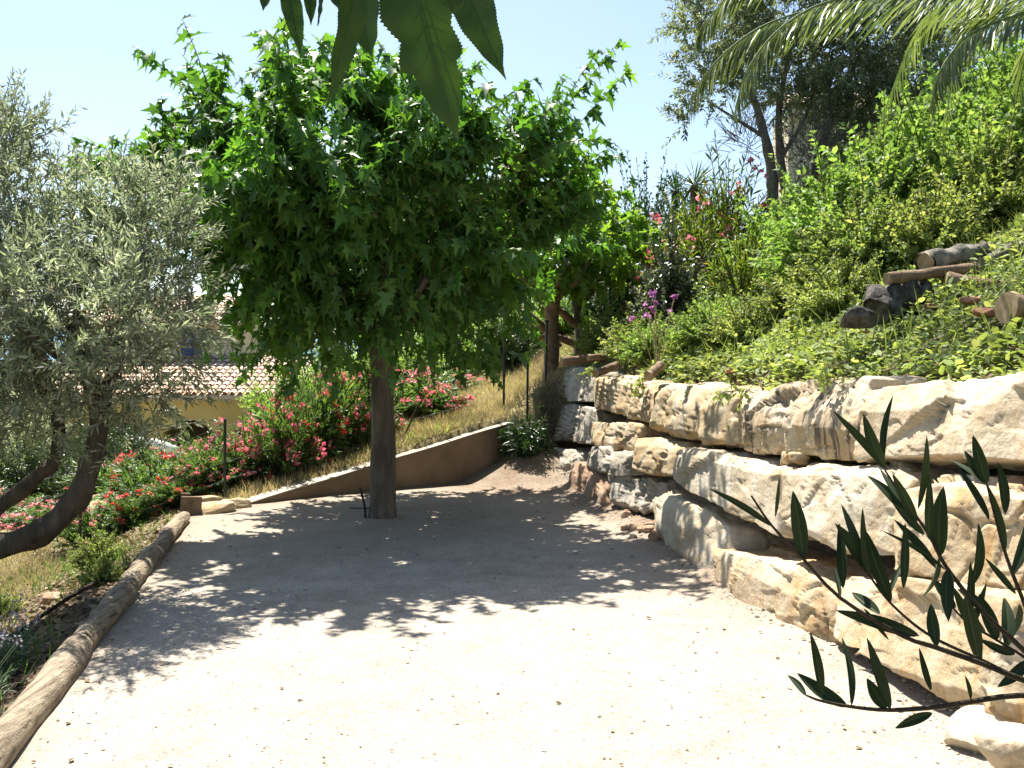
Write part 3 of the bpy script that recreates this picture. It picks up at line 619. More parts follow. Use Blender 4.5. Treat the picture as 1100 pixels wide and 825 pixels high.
# ------------------------------------------------------------------ house below on the left
def extr(mb, poly, y0, y1, m=0):                                 # polygon in x,z pushed along y
    n = len(poly); V = [(x, y0, z) for x, z in poly] + [(x, y1, z) for x, z in poly]
    mb.add(V, [list(range(n)), list(range(2 * n - 1, n - 1, -1))] + [[i, i + n, (i + 1) % n + n, (i + 1) % n] for i in range(n)], m)
def tile_roof(x0, x1, y0, y1, z0, z1, parent, pitch=.19, name='roof'):
    mb = MB(); nc = int((x1 - x0) / pitch); L = math.hypot(y1 - y0, z1 - z0); nr = max(2, int(L / .34)); th = np.linspace(0, math.pi, 7)
    for c in range(nc):
        for r in range(nr):
            t0, t1 = r / nr, (r + 1.12) / nr; xc = x0 + (c + .5) * pitch; jit = ((c * 7 + r * 13) % 5 - 2) * .004
            V = []
            for t, rr, dz in ((t0, .088, .03), (t1, .075, .0)):
                for a in th: V.append((xc + jit + rr * math.cos(a), y0 + (y1 - y0) * t, z0 + (z1 - z0) * t + dz + .8 * rr * math.sin(a)))
            mb.add(V, grid_faces(2, 7))
    mb2 = MB(); mb2.add([(x0, y0, z0), (x1, y0, z0), (x1, y1, z1), (x0, y1, z1), (x0, y0, z0 - .09), (x1, y0, z0 - .09), (x1, y1, z1 - .09), (x0, y1, z1 - .09)], [[0, 1, 2, 3], [7, 6, 5, 4], [0, 4, 5, 1], [1, 5, 6, 2], [2, 6, 7, 3], [3, 7, 4, 0]])
    r = mb2.build(name, TILES, parent, smooth=False); mb.build('tiles', TILES, r); return r
TILES = m_tiles()
hx0, hx1, hy = -11.6, -5.7, 25.0; gz = -2.6; ez = .62
hs = empty('villa', (-8.6, 27, gz), 'yellow villa with canal tile roofs and arched porch seen below the oleanders', 'house')
mb = MB()
arch = lambda xa, xb, zs, rise: [(xb + (xa - xb) * t, zs + rise * math.sin(math.pi * t)) for t in np.linspace(0, 1, 13)]
poly = [(hx0, gz), (hx0, ez)][::1] + [(hx1, ez), (hx1, gz)]
for xa, xb in ((-7.05, -5.95), (-8.75, -7.45), (-10.9, -9.2)):
    poly += [(xb, gz)] + arch(xa, xb, -.28, .34) + [(xa, gz)]
extr(mb, poly[::-1], hy, hy + .3); mb.build('porch_wall', M['yellow'], hs, smooth=False)
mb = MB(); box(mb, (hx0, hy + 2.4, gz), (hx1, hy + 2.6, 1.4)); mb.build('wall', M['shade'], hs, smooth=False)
mb = MB(); box(mb, (hx0 + .002, hy + .302, gz), (hx0 + .25, hy + 2.398, ez)); mb.build('side_wall', M['yellow'], hs, smooth=False)
mb = MB(); box(mb, (hx1 - .25, hy + .302, gz), (hx1 - .002, hy + 2.398, ez)); mb.build('side_wall', M['yellow'], hs, smooth=False)
tile_roof(hx0 - .2, hx1 + .2, hy - .35, hy + 3.0, ez + .06, 1.62, hs)
mb = MB(); box(mb, (hx0, hy - .06, ez - .10), (hx1, hy - .002, ez - .002)); mb.build('cornice', M['cream'], hs, smooth=False)
ux0, ux1, uy = -12.2, -7.55, hy + 3.06
mb = MB(); box(mb, (ux0, uy, gz), (ux1, uy + 5, 2.62)); mb.build('upper_wall', M['cream'], hs, smooth=False)
for sx in (-8.95,):
    mb = MB(); box(mb, (sx, uy - .05, 1.72), (sx + .42, uy - .004, 2.35)); wf = mb.build('window', M['glass'], hs, smooth=False)
    for k in (-.34,):
        mb = MB(); box(mb, (sx + k, uy - .10, 1.68), (sx + k + .32, uy - .055, 2.5)); mb.build('shutter', M['blue'], wf, smooth=False)
tile_roof(ux0 - .3, ux1 + .3, uy - .4, uy + 2.6, 2.62, 3.5, hs)
# curved white stair parapet in front of the porch
mb = MB(); n_ = 20; V = []
for k in range(n_):
    t = k / (n_ - 1); x = -9.3 + 1.9 * t; z = -.28 - .02 * t - .62 * t ** 2.2
    for y in (hy - 1.2, hy - .95):
        V += [(x, y, z), (x, y, z - .22)]
V = A(V).reshape(n_, 4, 3)[:, [0, 1, 3, 2]]; mb.add(V.reshape(-1, 3), np.concatenate([grid_faces(n_, 4), np.array([[k * 4 + 3, k * 4 + 7, k * 4 + 4, k * 4] for k in range(n_ - 1)])])); mb.add(V[0], [[0, 1, 2, 3]]); mb.add(V[-1], [[3, 2, 1, 0]])
box(mb, (-9.42, hy - 1.19, gz), (-9.22, hy - .96, -.3)); box(mb, (-7.6, hy - 1.19, gz), (-7.4, hy - .96, -.9))
tag(mb.build('stair_parapet', M['white'], org=(-8.4, hy - 1.1, gz)), 'curved white parapet sweeping down in front of the yellow porch', 'parapet')
# house up the hill behind the big grey-leaved tree
q = A((7.2, 25.5, h1(7.2, 25.5))); h3 = empty('hill_house', q, 'cream house up the hill mostly hidden behind the big grey leaved tree', 'house')
mb = MB(); box(mb, (6.9, 25, q[2] - 1.4), (10.6, 26.5, q[2] + 3.1)); mb.build('wall', M['cream'], h3, smooth=False)
tile_roof(6.8, 11, 24.6, 26.8, q[2] + 3.1, q[2] + 4.0, h3)
mb = MB(); box(mb, (7.75, 24.93, q[2] - .2), (8.5, 24.995, q[2] + 1.1)); wf = mb.build('window', M['glass'], h3, smooth=False)
mb = MB(); box(mb, (7.3, 24.9, q[2] - .25), (7.7, 24.95, q[2] + 1.15)); mb.build('shutter', M['blue'], wf, smooth=False)
# ------------------------------------------------------------------ mulberry trees
def prof(z, pts): return np.interp(z, [p[0] for p in pts], [p[1] for p in pts])
MP = [(1.15, 1.0), (1.5, 1.35), (2.0, 1.72), (2.6, 2.0), (3.1, 2.16), (3.6, 2.1), (3.9, 1.85), (4.15, 1.45), (4.35, .95), (4.55, .35)]
def mulberry(base, label, seed, H0=1.82, r0=.134, r1=.113, off=(0, 0), scale=1.0, n=620, per=22, leaf=.178, yback=1.0, extra=(), bk='bark', mat='mul', spikes=(), P=MP, skip=None, group=None):
    rg = np.random.default_rng(seed); base = A(base)
    t = empty('mulberry_tree', base, label, 'tree', group)
    zt = np.linspace(-.15, H0 + .12, 22); rr = np.interp(zt, [-.15, 0, .12, .6, H0 - .25, H0, H0 + .12], [r0 * 1.25, r0 * 1.13, r0, r0 * .93, r1, r1 * 1.25, r1 * .9])
    mb = MB(); tube(mb, np.stack([.012 * np.sin(zt * 2), .01 * np.cos(zt * 1.7), zt], -1) + base, rr, 22, 0, .032, seed); mb.build('trunk', M[bk], t)
    top = base + A((0, 0, H0)); nl = 8; limbs = []
    for k in range(nl):
        a = 2 * math.pi * k / nl + rg.uniform(-.25, .25); L = rg.uniform(.75, 1.15) * scale
        pts = spline([top + A((0, 0, -.08)), top + A((math.cos(a) * .3 * L, math.sin(a) * .3 * L, .16)), top + A((math.cos(a) * .7 * L, math.sin(a) * .7 * L, .34 + rg.uniform(-.08, .12))), top + A((math.cos(a) * L, math.sin(a) * L, .6 + rg.uniform(-.1, .25)))], 12)
        mb = MB(); tube(mb, pts, np.linspace(.062, .028, len(pts)), 9, 0, .06, k); mb.build('limb', M['bark'], t); limbs.append(pts)
    az = rg.uniform(0, 6.283, n); n1, n2_ = int(n * .36), int(n * .34); z = rg.permutation(np.concatenate([rg.uniform(1.2, 2.3, n1), rg.uniform(2.2, 3.6, n2_), rg.uniform(3.3, 4.5, n - n1 - n2_)]))
    r = prof(z, P) * rg.uniform(.72, 1.10, n) * (1 + .12 * np.sin(az * 3 + seed) + .12 * np.sin(az * 5 + 2 * seed + z) + .10 * np.sin(az * 8 + z * 4))
    ctr = base + A((off[0], off[1], 0)); zs = base[2] + H0 + (z - 1.82) * scale
    P1 = np.stack([ctr[0] + r * scale * np.cos(az), ctr[1] + r * scale * np.sin(az) * np.where(np.sin(az) > 0, yback, 1.0), zs + .10 * rg.normal(size=n)], -1)
    P0 = np.zeros((n, 3))
    for j in range(n):
        k = int(((az[j]) / (2 * math.pi) * nl) + rg.uniform(-.3, .3)) % nl; P0[j] = limbs[k][int(rg.uniform(.35, 1) * (len(limbs[k]) - 1))]
    up = np.where(z < 2.2, .75, .32)
    C = P0 + (P1 - P0) * .5 + np.stack([.15 * rg.normal(size=n), .15 * rg.normal(size=n), up * rg.uniform(.6, 1.4, n)], -1)
    hi = np.nonzero(z > 2.3)[0]; nt2 = int(n * .115); q_ = rg.choice(hi, nt2, replace=False); c2 = np.repeat(P1[q_] * .80 + (ctr + A((0, 0, H0 + .7 * scale))) * .20, 6, 0); o2 = nrm(c2 - (ctr + A((0, 0, H0 + .5 * scale))))
    e2 = c2 + nrm(o2 * .8 + rg.normal(0, .5, (len(c2), 3)) + A((0, 0, .35))) * (.62 * scale * rg.uniform(.5, 1.5, (len(c2), 1)))
    m1 = int(n * .56); P0, C, P1 = P0[:m1], C[:m1], P1[:m1] * .93 + (ctr + A((0, 0, H0 + .7 * scale))) * .07
    P0 = np.vstack([P0, c2]); C = np.vstack([C, (c2 + e2) / 2 + A((0, 0, .10))]); P1 = np.vstack([P1, e2])
    sh = [P0, C, P1]
    for a, b in spikes:
        a, b = A(a), A(b); 
        for j_ in (A((0, 0, 0)), A((.12, .1, -.12)), A((-.13, -.1, -.18))):
            j_ = j_ + rg.normal(0, .10, 3); a2 = a + rg.normal(0, .16, 3); sh = [np.vstack([sh[0], a2 + j_]), np.vstack([sh[1], (a + b) / 2 + A((0, 0, .08)) + j_]), np.vstack([sh[2], b + j_ * 1.4])]
    mb = MB(); foliage(mb, sh, per, leaf, T_LOB, rg, .12, 56, .78, 1.0, .5, .75, wx=.84, out=.2, keep=lambda p_: ~((p_[:, 2] < base[2] + H0 - .14) & (np.hypot(p_[:, 0] - base[0], p_[:, 1] - base[1]) < .4)))
    if spikes:
        ns_ = len(spikes) * 3; foliage(mb, tuple(q2[-ns_:] for q2 in sh), 22, leaf, T_LOB, rg, .35, 52, .7, 1.0, .5, .85, wx=.84)
    S2 = lobes(rg, 150 + (400 if extra else 0), [(ctr + A((0, .15 * yback, H0 + .95 * scale)), A((1.75, 1.75 * yback, .95)) * scale)] + [(base + A((0, 0, H0 + .28)), A((.8, .8, .28)) * scale)] * (3 if extra else 1) + [(A(e_[0]), A(e_[1])) for e_ in extra], .5, .5, .3)
    foliage(mb, S2, 12, leaf, T_LOB, rg, .1, 58, .6, 1.0, .5, .7, wx=.85, out=.3)
    cr = mb.build('crown', M[mat], t); mb = MB(); twigs(mb, sh, .008, .002, 6, 5); mb.build('shoots', M['twig'], cr)
    return t
B0 = A((-1.315, 10.05, 0))
SP = [((-2.7, 9.9, 3.3), (-2.85, 9.9, 4.52)), ((-.2, 9.9, 3.1), (.82, 9.6, 4.62)), ((-.9, 9.9, 3.3), (-.72, 9.9, 4.75)), ((-.2, 10, 2.9), (.72, 9.9, 3.42)), ((-.25, 10.1, 3.2), (.35, 9.9, 4.0)), ((-.1, 9.8, 2.8), (.78, 9.6, 3.2)), ((-.1, 10.0, 3.0), (.55, 9.9, 3.7)), ((-.3, 9.9, 3.3), (.1, 9.8, 4.25)), ((-1.6, 10.2, 3.4), (-1.75, 10.1, 4.45)), ((-1.2, 9.9, 3.5), (-1.0, 9.8, 4.6)), ((-2.8, 9.6, 2.9), (-3.55, 9.5, 3.35)), ((-2.9, 9.8, 3.0), (-3.45, 9.9, 3.75))] + [((-1.9 + .06 * k, 9.6 - .05 * k, 2.75), (-2.35 + .22 * (k % 3), 7.75 + .16 * (k // 3), 3.15 + .13 * (k % 4))) for k in range(9)] + [((-.8, 11, 3), (-.6 + .25 * (k % 4), 12.3 + .2 * (k // 4), 3.1 + .2 * (k % 3))) for k in range(10)]
mulberry(B0, 'umbrella shaped mulberry tree with lobed leaves standing in the gravel before the stucco wall', 3, off=(-.22, .0), spikes=SP, yback=1.45, extra=[((-.35, 12.4, 2.9), (1.0, 1.1, .7)), ((-1.5, 12.3, 2.75), (1.1, 1.0, .7)), ((-2.5, 11.8, 2.9), (.7, .9, .6)), ((-1.2, 13.0, 3.0), (1.4, .8, .6)), ((.1, 13.1, 3.1), (.9, .7, .5)), ((-.55, 9.9, 1.9), (.7, .8, .45)), ((-1.95, 9.8, 1.95), (.6, .8, .45))])
b2 = gp(592, 15.6); P2 = [(1.0, .5), (1.5, 1.1), (2.0, 1.45), (2.6, 1.5), (3.0, 1.3), (3.3, .9), (3.7, .3)]
mulberry(b2, 'smaller pale green mulberry tree behind the far corner of the boulder wall', 17, H0=1.15, r0=.12, r1=.105, off=(.25, -.35), scale=.86, n=105, per=15, bk='cutlog', leaf=.20, mat='mul2', P=P2)
b3 = gp(624, 16.2); t = empty('mulberry_tree', b3, 'second leaning brown trunk with pruned limbs right of the pale mulberry trunk', 'tree')
mb = MB(); tube(mb, spline([b3 + A((.0, 0, -.2)), b3 + A((.02, 0, .5)), b3 + A((-.03, .0, 1.0)), b3 + A((.1, 0, 1.5))], 10), [.15, .14, .13, .12, .12, .12, .11, .1, .1, .1][:10], 12, 0, .06, 3); mb.build('trunk', M['bark'], t)
for a, b, r in [((-.35, .1, .15), (-.95, -.1, .75), .07), ((.0, 0, .45), (-.75, -.2, .95), .06), ((-.1, -.1, .2), (-.7, -.15, .32), .06), ((.05, 0, .9), (.7, 0, 1.6), .05)]:
    mb = MB(); tube(mb, spline([b3 + A(a), b3 + (A(a) + A(b)) / 2 + A((0, 0, .05)), b3 + A(b)], 8), r, 9, 0, .06, 5); mb.build('limb', M['cutlog'], t)
rg = np.random.default_rng(55); mb = MB(); S = lobes(rg, 70, [(b3 + A((.35, -.1, 1.75)), A((.75, .7, .5)))], .45); foliage(mb, S, 14, .18, T_LOB, rg, .1, 58, .5); mb.build('crown', M['mul2'], t)

# the tree the camera stands under: trunk behind, a limb overhead and a few big leaves hanging into view
b4 = A((-1.5, -1.2, Tz(np.array([-1.5]), np.array([-1.2]))[0]))
nt_ = empty('mulberry_tree', b4, 'nearest mulberry tree, only its big dark lobed leaves hanging in at the top', 'tree')
zt = np.linspace(-.1, 2.2, 16); mb = MB(); tube(mb, np.stack([0 * zt, 0 * zt, zt], -1) + b4, np.linspace(.16, .13, 16), 18, 0, .03, 8); mb.build('trunk', M['bark'], nt_)
LP = spline([b4 + A((0, 0, 2.1)), b4 + A((.3, .6, 2.5)), b4 + A((.8, 1.6, 2.65)), b4 + A((1.2, 2.4, 2.45)), A((-.18, 1.52, 2.26))], 20); mb = MB(); tube(mb, LP, np.linspace(.055, .010, len(LP)), 9, 0, .05, 4); mb.build('limb', M['bark'], nt_)
TW = spline([LP[-4], A((-.30, 1.6, 2.24)), A((-.42, 1.62, 2.22))], 8); mb = MB(); tube(mb, TW, .006, 6); mb.build('limb', M['twig'], nt_)
rg = np.random.default_rng(91); mb = MB(); S = lobes(rg, 90, [(A((-.75, 2.25, 3.75)), A((.75, .6, .35))), (A((-.9, 1.0, 3.3)), A((.9, .9, .4))), (A((-1.5, -1.0, 3.2)), A((1.3, 1.2, .6)))], .45)
foliage(mb, S, 13, .19, T_LOB, rg, .1, 58, .5, keep=lambda q: q[:, 2] > CAM_Z + .40 * q[:, 1] + .12); cr = mb.build('crown', M['mul'], nt_)
def big_leaf(base, tip, wd, norm, lobed, seed, name='leaf', vein=True, serr=.018, mat='mulnear'):
    """a large leaf: serrated outline filled from a midrib, raised veins and a stalk"""
    rg = np.random.default_rng(seed); base, tip = A(base), A(tip); L = np.linalg.norm(tip - base); d = (tip - base) / L
    nn = nrm(A(norm) - d * np.dot(A(norm), d)); x = np.cross(d, nn); nv_ = 91; tv = np.linspace(0, 1, nv_)
    if lobed: wf = np.interp(tv, [0, .05, .2, .32, .40, .44, .5, .57, .62, .645, .72, .84, .94, 1], [.1, .5, .95, 1.0, .82, .70, .78, .86, .80, .60, .56, .38, .14, 0])
    else: wf = np.interp(tv, [0, .06, .2, .42, .6, .8, .92, 1], [.08, .5, .9, 1.0, .85, .48, .15, 0])
    mb = MB(); cols = []
    nu = 7
    for sgn in (-1, 1):
        V = []
        for i, t in enumerate(tv):
            wv = wf[i] * wd * (1 + (serr if i % 2 else -serr) * 1.6) * (1 if sgn > 0 or not lobed else (1.12 if t < .34 else .8)); sk = .06 * (i % 2)
            for u in np.linspace(0, 1, nu):
                zz = .18 * u * wv - .10 * L * (t ** 2) + .012 * L * math.sin(t * 23 + sgn) * u
                tt = t + (.02 + (.08 * float(1 - sst(.5, .8, t)) if lobed else 0)) * u * (1 - t)
                V.append(base + d * L * tt + x * sgn * u * wv + nn * (zz if True else 0))
        f = grid_faces(nv_, nu); mb.add(V, f if sgn > 0 else f[:, ::-1])
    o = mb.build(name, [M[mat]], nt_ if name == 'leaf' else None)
    if vein:
        mv = MB(); zc = lambda t: -.10 * L * t ** 2
        tube(mv, [base + d * L * t + nn * (zc(t) - .0012) for t in np.linspace(0, .97, 14)], np.linspace(.0017, .0004, 14), 5)
        for t in np.linspace(.08, .8, 9):
            for sgn in (-1, 1):
                w_ = np.interp(t + .12, tv, wf) * wd * .8
                tube(mv, [base + d * L * (t + .13 * k) + x * sgn * w_ * k + nn * (zc(t + .12 * k) + .18 * k * w_ - .0010) for k in np.linspace(0, 1, 5)], np.linspace(.0009, .0003, 5), 4)
        mv.build('vein', M['vein'], o)
    return o
D_ = 1.5
for k, (b, tp, wd, nm, lo) in enumerate([
    ((436, -62, 1.52), (487, 143, 1.46), .064, (-.25, -1, .35), True),
    ((392, -50, 1.50), (364, 114, 1.44), .024, (.75, -.6, .2), False),
    ((384, -30, 1.56), (396, 62, 1.52), .034, (-.5, -1, .3), False),
    ((484, -55, 1.50), (536, 82, 1.42), .034, (-.55, -.9, .3), False),
    ((456, -20, 1.68), (483, 49, 1.66), .018, (.3, -1, .2), False),
    ((308, -22, 1.62), (326, 58, 1.58), .017, (.3, -1, .3), False),
    ((333, -22, 1.66), (337, 27, 1.63), .012, (.4, -1, .3), False),
    ((346, -20, 1.6), (348, 29, 1.57), .006, (1, -.5, .2), False),
    ((352, -24, 1.64), (371, 15, 1.60), .016, (.3, -1, .4), False),
    ((293, -25, 1.66), (284, 13, 1.64), .014, (.1, -1, .4), False),
    ((470, -40, 1.72), (508, 20, 1.70), .03, (.1, -1, .5), False)]):
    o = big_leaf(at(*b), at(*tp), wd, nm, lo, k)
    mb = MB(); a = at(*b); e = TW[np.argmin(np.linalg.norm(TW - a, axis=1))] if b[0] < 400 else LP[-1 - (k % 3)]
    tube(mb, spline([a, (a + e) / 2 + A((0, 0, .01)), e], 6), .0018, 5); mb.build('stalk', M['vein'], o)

# ------------------------------------------------------------------ olive on the left
def tree_limbs(t, trunks, mat, sides=14, wob=.13):
    for k, (nm, pts, r0, r1) in enumerate(trunks):
        pts = spline(pts, 44); mb = MB(); rr = np.linspace(r0, r1, len(pts)) * (1 + .05 * np.sin(np.arange(len(pts)) * 1.3)); tube(mb, pts, rr, sides, 0, wob, k); mb.build(nm, M[mat], t)
ob = A((-4.75, 7.1, h1(-4.75, 7.1)))
ol = empty('olive_tree', ob, 'silvery olive tree with a bent dark trunk at the left edge', 'tree')
P_ = lambda px, py, D: at(px, py, D)
tree_limbs(ol, [('trunk', [ob + A((0, 0, -.2)), ob + A((.03, 0, .1)), P_(-60, 600, 7.1), P_(2, 588, 7.1), P_(52, 566, 7.05), P_(84, 530, 7.0), P_(98, 490, 7.0), P_(106, 455, 7.0), P_(96, 405, 7.1), P_(78, 350, 7.2)], .115, .05),
                ('trunk', [ob + A((.02, .05, .05)), P_(-40, 575, 7.3), P_(5, 540, 7.4), P_(38, 512, 7.4), P_(58, 492, 7.4), P_(60, 440, 7.4), P_(30, 340, 7.4)], .07, .035),
                ('limb', [P_(104, 460, 7.0), P_(120, 400, 6.9), P_(150, 340, 6.8), P_(160, 280, 6.8)], .05, .02), ('limb', [P_(60, 440, 7.4), P_(30, 380, 7.3), P_(5, 300, 7.3), P_(-5, 220, 7.2)], .05, .02),
                ('limb', [P_(84, 370, 7.1), P_(90, 300, 7.2), P_(115, 235, 7.2)], .045, .02), ('limb', [P_(104, 420, 7.0), P_(60, 380, 6.7), P_(20, 350, 6.5)], .04, .02)], 'obark')
rg = np.random.default_rng(71); mb = MB(); r = lambda a, b, c: A((a, b, c))
OL = [(P_(20, 330, 7.2), r(.75, .9, .65)), (P_(105, 330, 7.1), r(.70, .9, .62)), (P_(160, 315, 7.0), r(.40, .6, .50)), (P_(20, 230, 7.3), r(.55, .8, .50)), (P_(100, 265, 7.3), r(.55, .7, .42)), (P_(165, 265, 7.1), r(.38, .6, .36)),
      (P_(10, 150, 7.2), r(.22, .4, .38)), (P_(130, 215, 7.2), r(.20, .35, .22)), (P_(60, 420, 6.9), r(.62, .8, .40)), (P_(135, 410, 6.9), r(.36, .6, .40)), (P_(190, 365, 6.9), r(.20, .3, .2)), (P_(-70, 280, 7.3), r(.8, .9, .9)), (P_(10, 440, 7.2), r(.5, .7, .32)),
      (P_(180, 210, 7.2), r(.18, .3, .2)), (P_(130, 455, 7.0), r(.3, .4, .2)), (P_(20, 478, 7.3), r(.42, .5, .16)), (P_(150, 470, 7.0), r(.25, .3, .14)), (P_(-60, 180, 7.3), r(.8, .9, .6)), (P_(-60, 400, 7.2), r(.7, .9, .5)), (P_(-160, 300, 7.3), r(.7, 1, 1.1)), (P_(60, 330, 6.4), r(.55, .45, .45)), (P_(130, 345, 6.3), r(.36, .4, .42)), (P_(165, 345, 6.5), r(.18, .3, .24))]
S = lobes(rg, 2500, OL, .30, .5, .35, .45)
sp = [(P_(8, 150, 7.2), P_(18, 88, 7.2)), (P_(20, 160, 7.2), P_(34, 120, 7.2)), (P_(125, 215, 7.2), P_(128, 165, 7.2)), (P_(105, 220, 7.2), P_(100, 175, 7.2)), (P_(145, 220, 7.1), P_(150, 172, 7.1)), (P_(170, 215, 7.1), P_(182, 178, 7.1)), (P_(15, 140, 7.2), P_(-5, 95, 7.2)), (P_(80, 220, 7.3), P_(76, 165, 7.3)), (P_(30, 170, 7.2), P_(38, 140, 7.2)),
      (P_(200, 330, 6.9), P_(232, 350, 6.9)), (P_(200, 370, 6.9), P_(240, 375, 6.9)), (P_(195, 400, 6.9), P_(228, 432, 6.9)), (P_(170, 430, 6.9), P_(195, 458, 6.9)), (P_(195, 290, 7), P_(222, 270, 7)), (P_(185, 240, 7), P_(205, 205, 7))]
for a, b in sp:
    for k in range(4):
        j = rg.normal(0, .05, 3); S = (np.vstack([S[0], a + j]), np.vstack([S[1], (a + b) / 2 + j * 1.4]), np.vstack([S[2], b + j * 2]))
foliage(mb, S, 24, .072, T_OLI, rg, .05, 42, .05, .6, .7, .7); cr = mb.build('crown', M['olive'], ol)
mb = MB(); twigs(mb, tuple(q[::2] for q in S), .005, .002, 4, 3); mb.build('twigs', M['gbark'], cr)

# ------------------------------------------------------------------ oleanders by the fence
def flowers(mb, pts, rg, size=.035, k=9, spread=.06, m=0):
    n = len(pts); c = np.repeat(pts, k, 0) + rg.normal(0, spread, (n * k, 3)); d = nrm(rg.normal(size=(n * k, 3)) + A((0, -.2, .5)))
    for a in range(5):
        ref = nrm(np.cross(d, rg.normal(size=(1, 3)) * 0 + A((.3, .5, .9)))); b = np.cross(d, ref); th = a * 2 * math.pi / 5
        leaves(mb, c, ref * math.cos(th) + b * math.sin(th) + d * .25, d, size * rg.uniform(.7, 1.2, n * k), T_DIA, m)
T_DIA = T_diamond(.38, .1)
def shrub(name, label, cat, seed, h, r, leafm, T, leaf, n, per, flm=None, flp=.5, ang=45, droop=.05, stem=.010, t0=.3, hj=.2, arch=.15, fsize=.035, fk=9, low=0, spread=.2, group=None, fspread=.05, stemm='twig', upn=.8):
    rg = np.random.default_rng(seed); t = empty(name, (0, 0, 0), label, cat, group)
    S = dome(rg, n, (0, 0, 0), h, r, spread, arch, hj, low); mb = MB(); foliage(mb, S, per, leaf, T, rg, t0, ang, droop, upn, .6, .7); fo = mb.build('foliage', M[leafm], t)
    mb = MB(); twigs(mb, S, stem, stem * .35, 5, 4); mb.build('stems', M[stemm], t)
    if flm:
        q = rg.uniform(0, 1, n) < flp; q &= S[2][:, 2] > .25 * h; mb = MB(); flowers(mb, S[2][q], rg, fsize, fk, fspread); mb.build('flowers', M[flm], t)
    return t
GO = 'flowering oleanders along the wire fence'
O_A = shrub('oleander_shrub', 'x', 'shrub', 201, 1.5, .85, 'ole', T_OLE, .145, 190, 36, 'pink', .27, 30, .05, group=GO, low=.35, fspread=.036, hj=.14)
O_B = shrub('oleander_shrub', 'x', 'shrub', 202, 1.6, .8, 'ole', T_OLE, .145, 170, 36, 'red', .16, 30, .05, group=GO, low=.35, fspread=.036, hj=.14)
O_C = shrub('oleander_shrub', 'x', 'shrub', 203, 1.3, .8, 'ole', T_OLE, .135, 180, 36, 'pink', .33, 30, .05, group=GO, low=.35, fspread=.036, hj=.14)
used = set()
def place(proto, loc, rz, s, label, group=None):
    o = proto if proto.name not in used else copy_tree(proto)
    used.add(proto.name); return put(o, loc, rz, s, label, group)
for proto, px, D, rz, w_, top, lb in [ # top = row of the photograph its crown reaches
    (O_A, 96, 10.9, .3, .6, 540, 'lowest pink oleander in front, beside the border logs under the olive trunk'),
    (O_C, 40, 12.2, 1.3, .8, 540, 'oleander seen below the bent olive trunk at the left'),
    (O_B, 165, 11.9, 2.1, .8, 478, 'dark leaved oleander with few red flowers left of the first fence post'),
    (O_A, 226, 11.75, 4.0, .75, 468, 'broad pink oleander just behind the first fence post and board stump'),
    (O_C, 262, 12.1, 5.0, .75, 460, 'pink oleander right of the first fence post, its bloom before the yellow porch'),
    (O_C, 300, 12.1, .9, .75, 430, 'pink oleander below the right end of the villa roof'),
    (O_B, 328, 12.5, 3.0, .7, 412, 'dark leaved oleander between the villa and the tall open one'),
    (O_A, 356, 13.0, 5.2, .85, 392, 'tall oleander with open bare stems left of the mulberry trunk'),
    (O_A, 388, 13.6, 2.6, .85, 392, 'oleander rising directly behind the mulberry trunk'),
    (O_C, 452, 15.0, 3.3, 1.05, 396, 'densely flowering red pink oleander on the dry slope right of the mulberry trunk'),
    (O_A, 490, 18.0, 1.0, .9, 400, 'oleander farther up the dry slope near the far end of the stucco wall'),
    (O_B, 120, 14.5, 4.4, .9, 486, 'oleander behind the dark leaved one in the gap under the olive crown'),
    (O_C, -5, 14.0, 2.2, .9, 526, 'oleander cut by the left edge behind the second olive trunk'),
    (O_B, 190, 11.3, 1.0, .6, 505, 'dark oleander with few flowers just left of the sawn board stump'),
    (O_B, 140, 11.1, 3.9, .6, 522, 'dark oleander between the lowest pink one and the sawn board stump'),
    (O_A, 205, 15.3, 5.5, .8, 484, 'oleander below the curved white parapet')]:
    g_ = gp(px, D, -.04); hh = (CAM_Z + (HY - top) / F * D - g_[2]) * 1.12; s = (w_, w_, max(.3, hh / {O_A: 1.55, O_B: 1.65, O_C: 1.35}[proto]))
    place(proto, gp(px, D, -.04), rz, s, lb, GO)
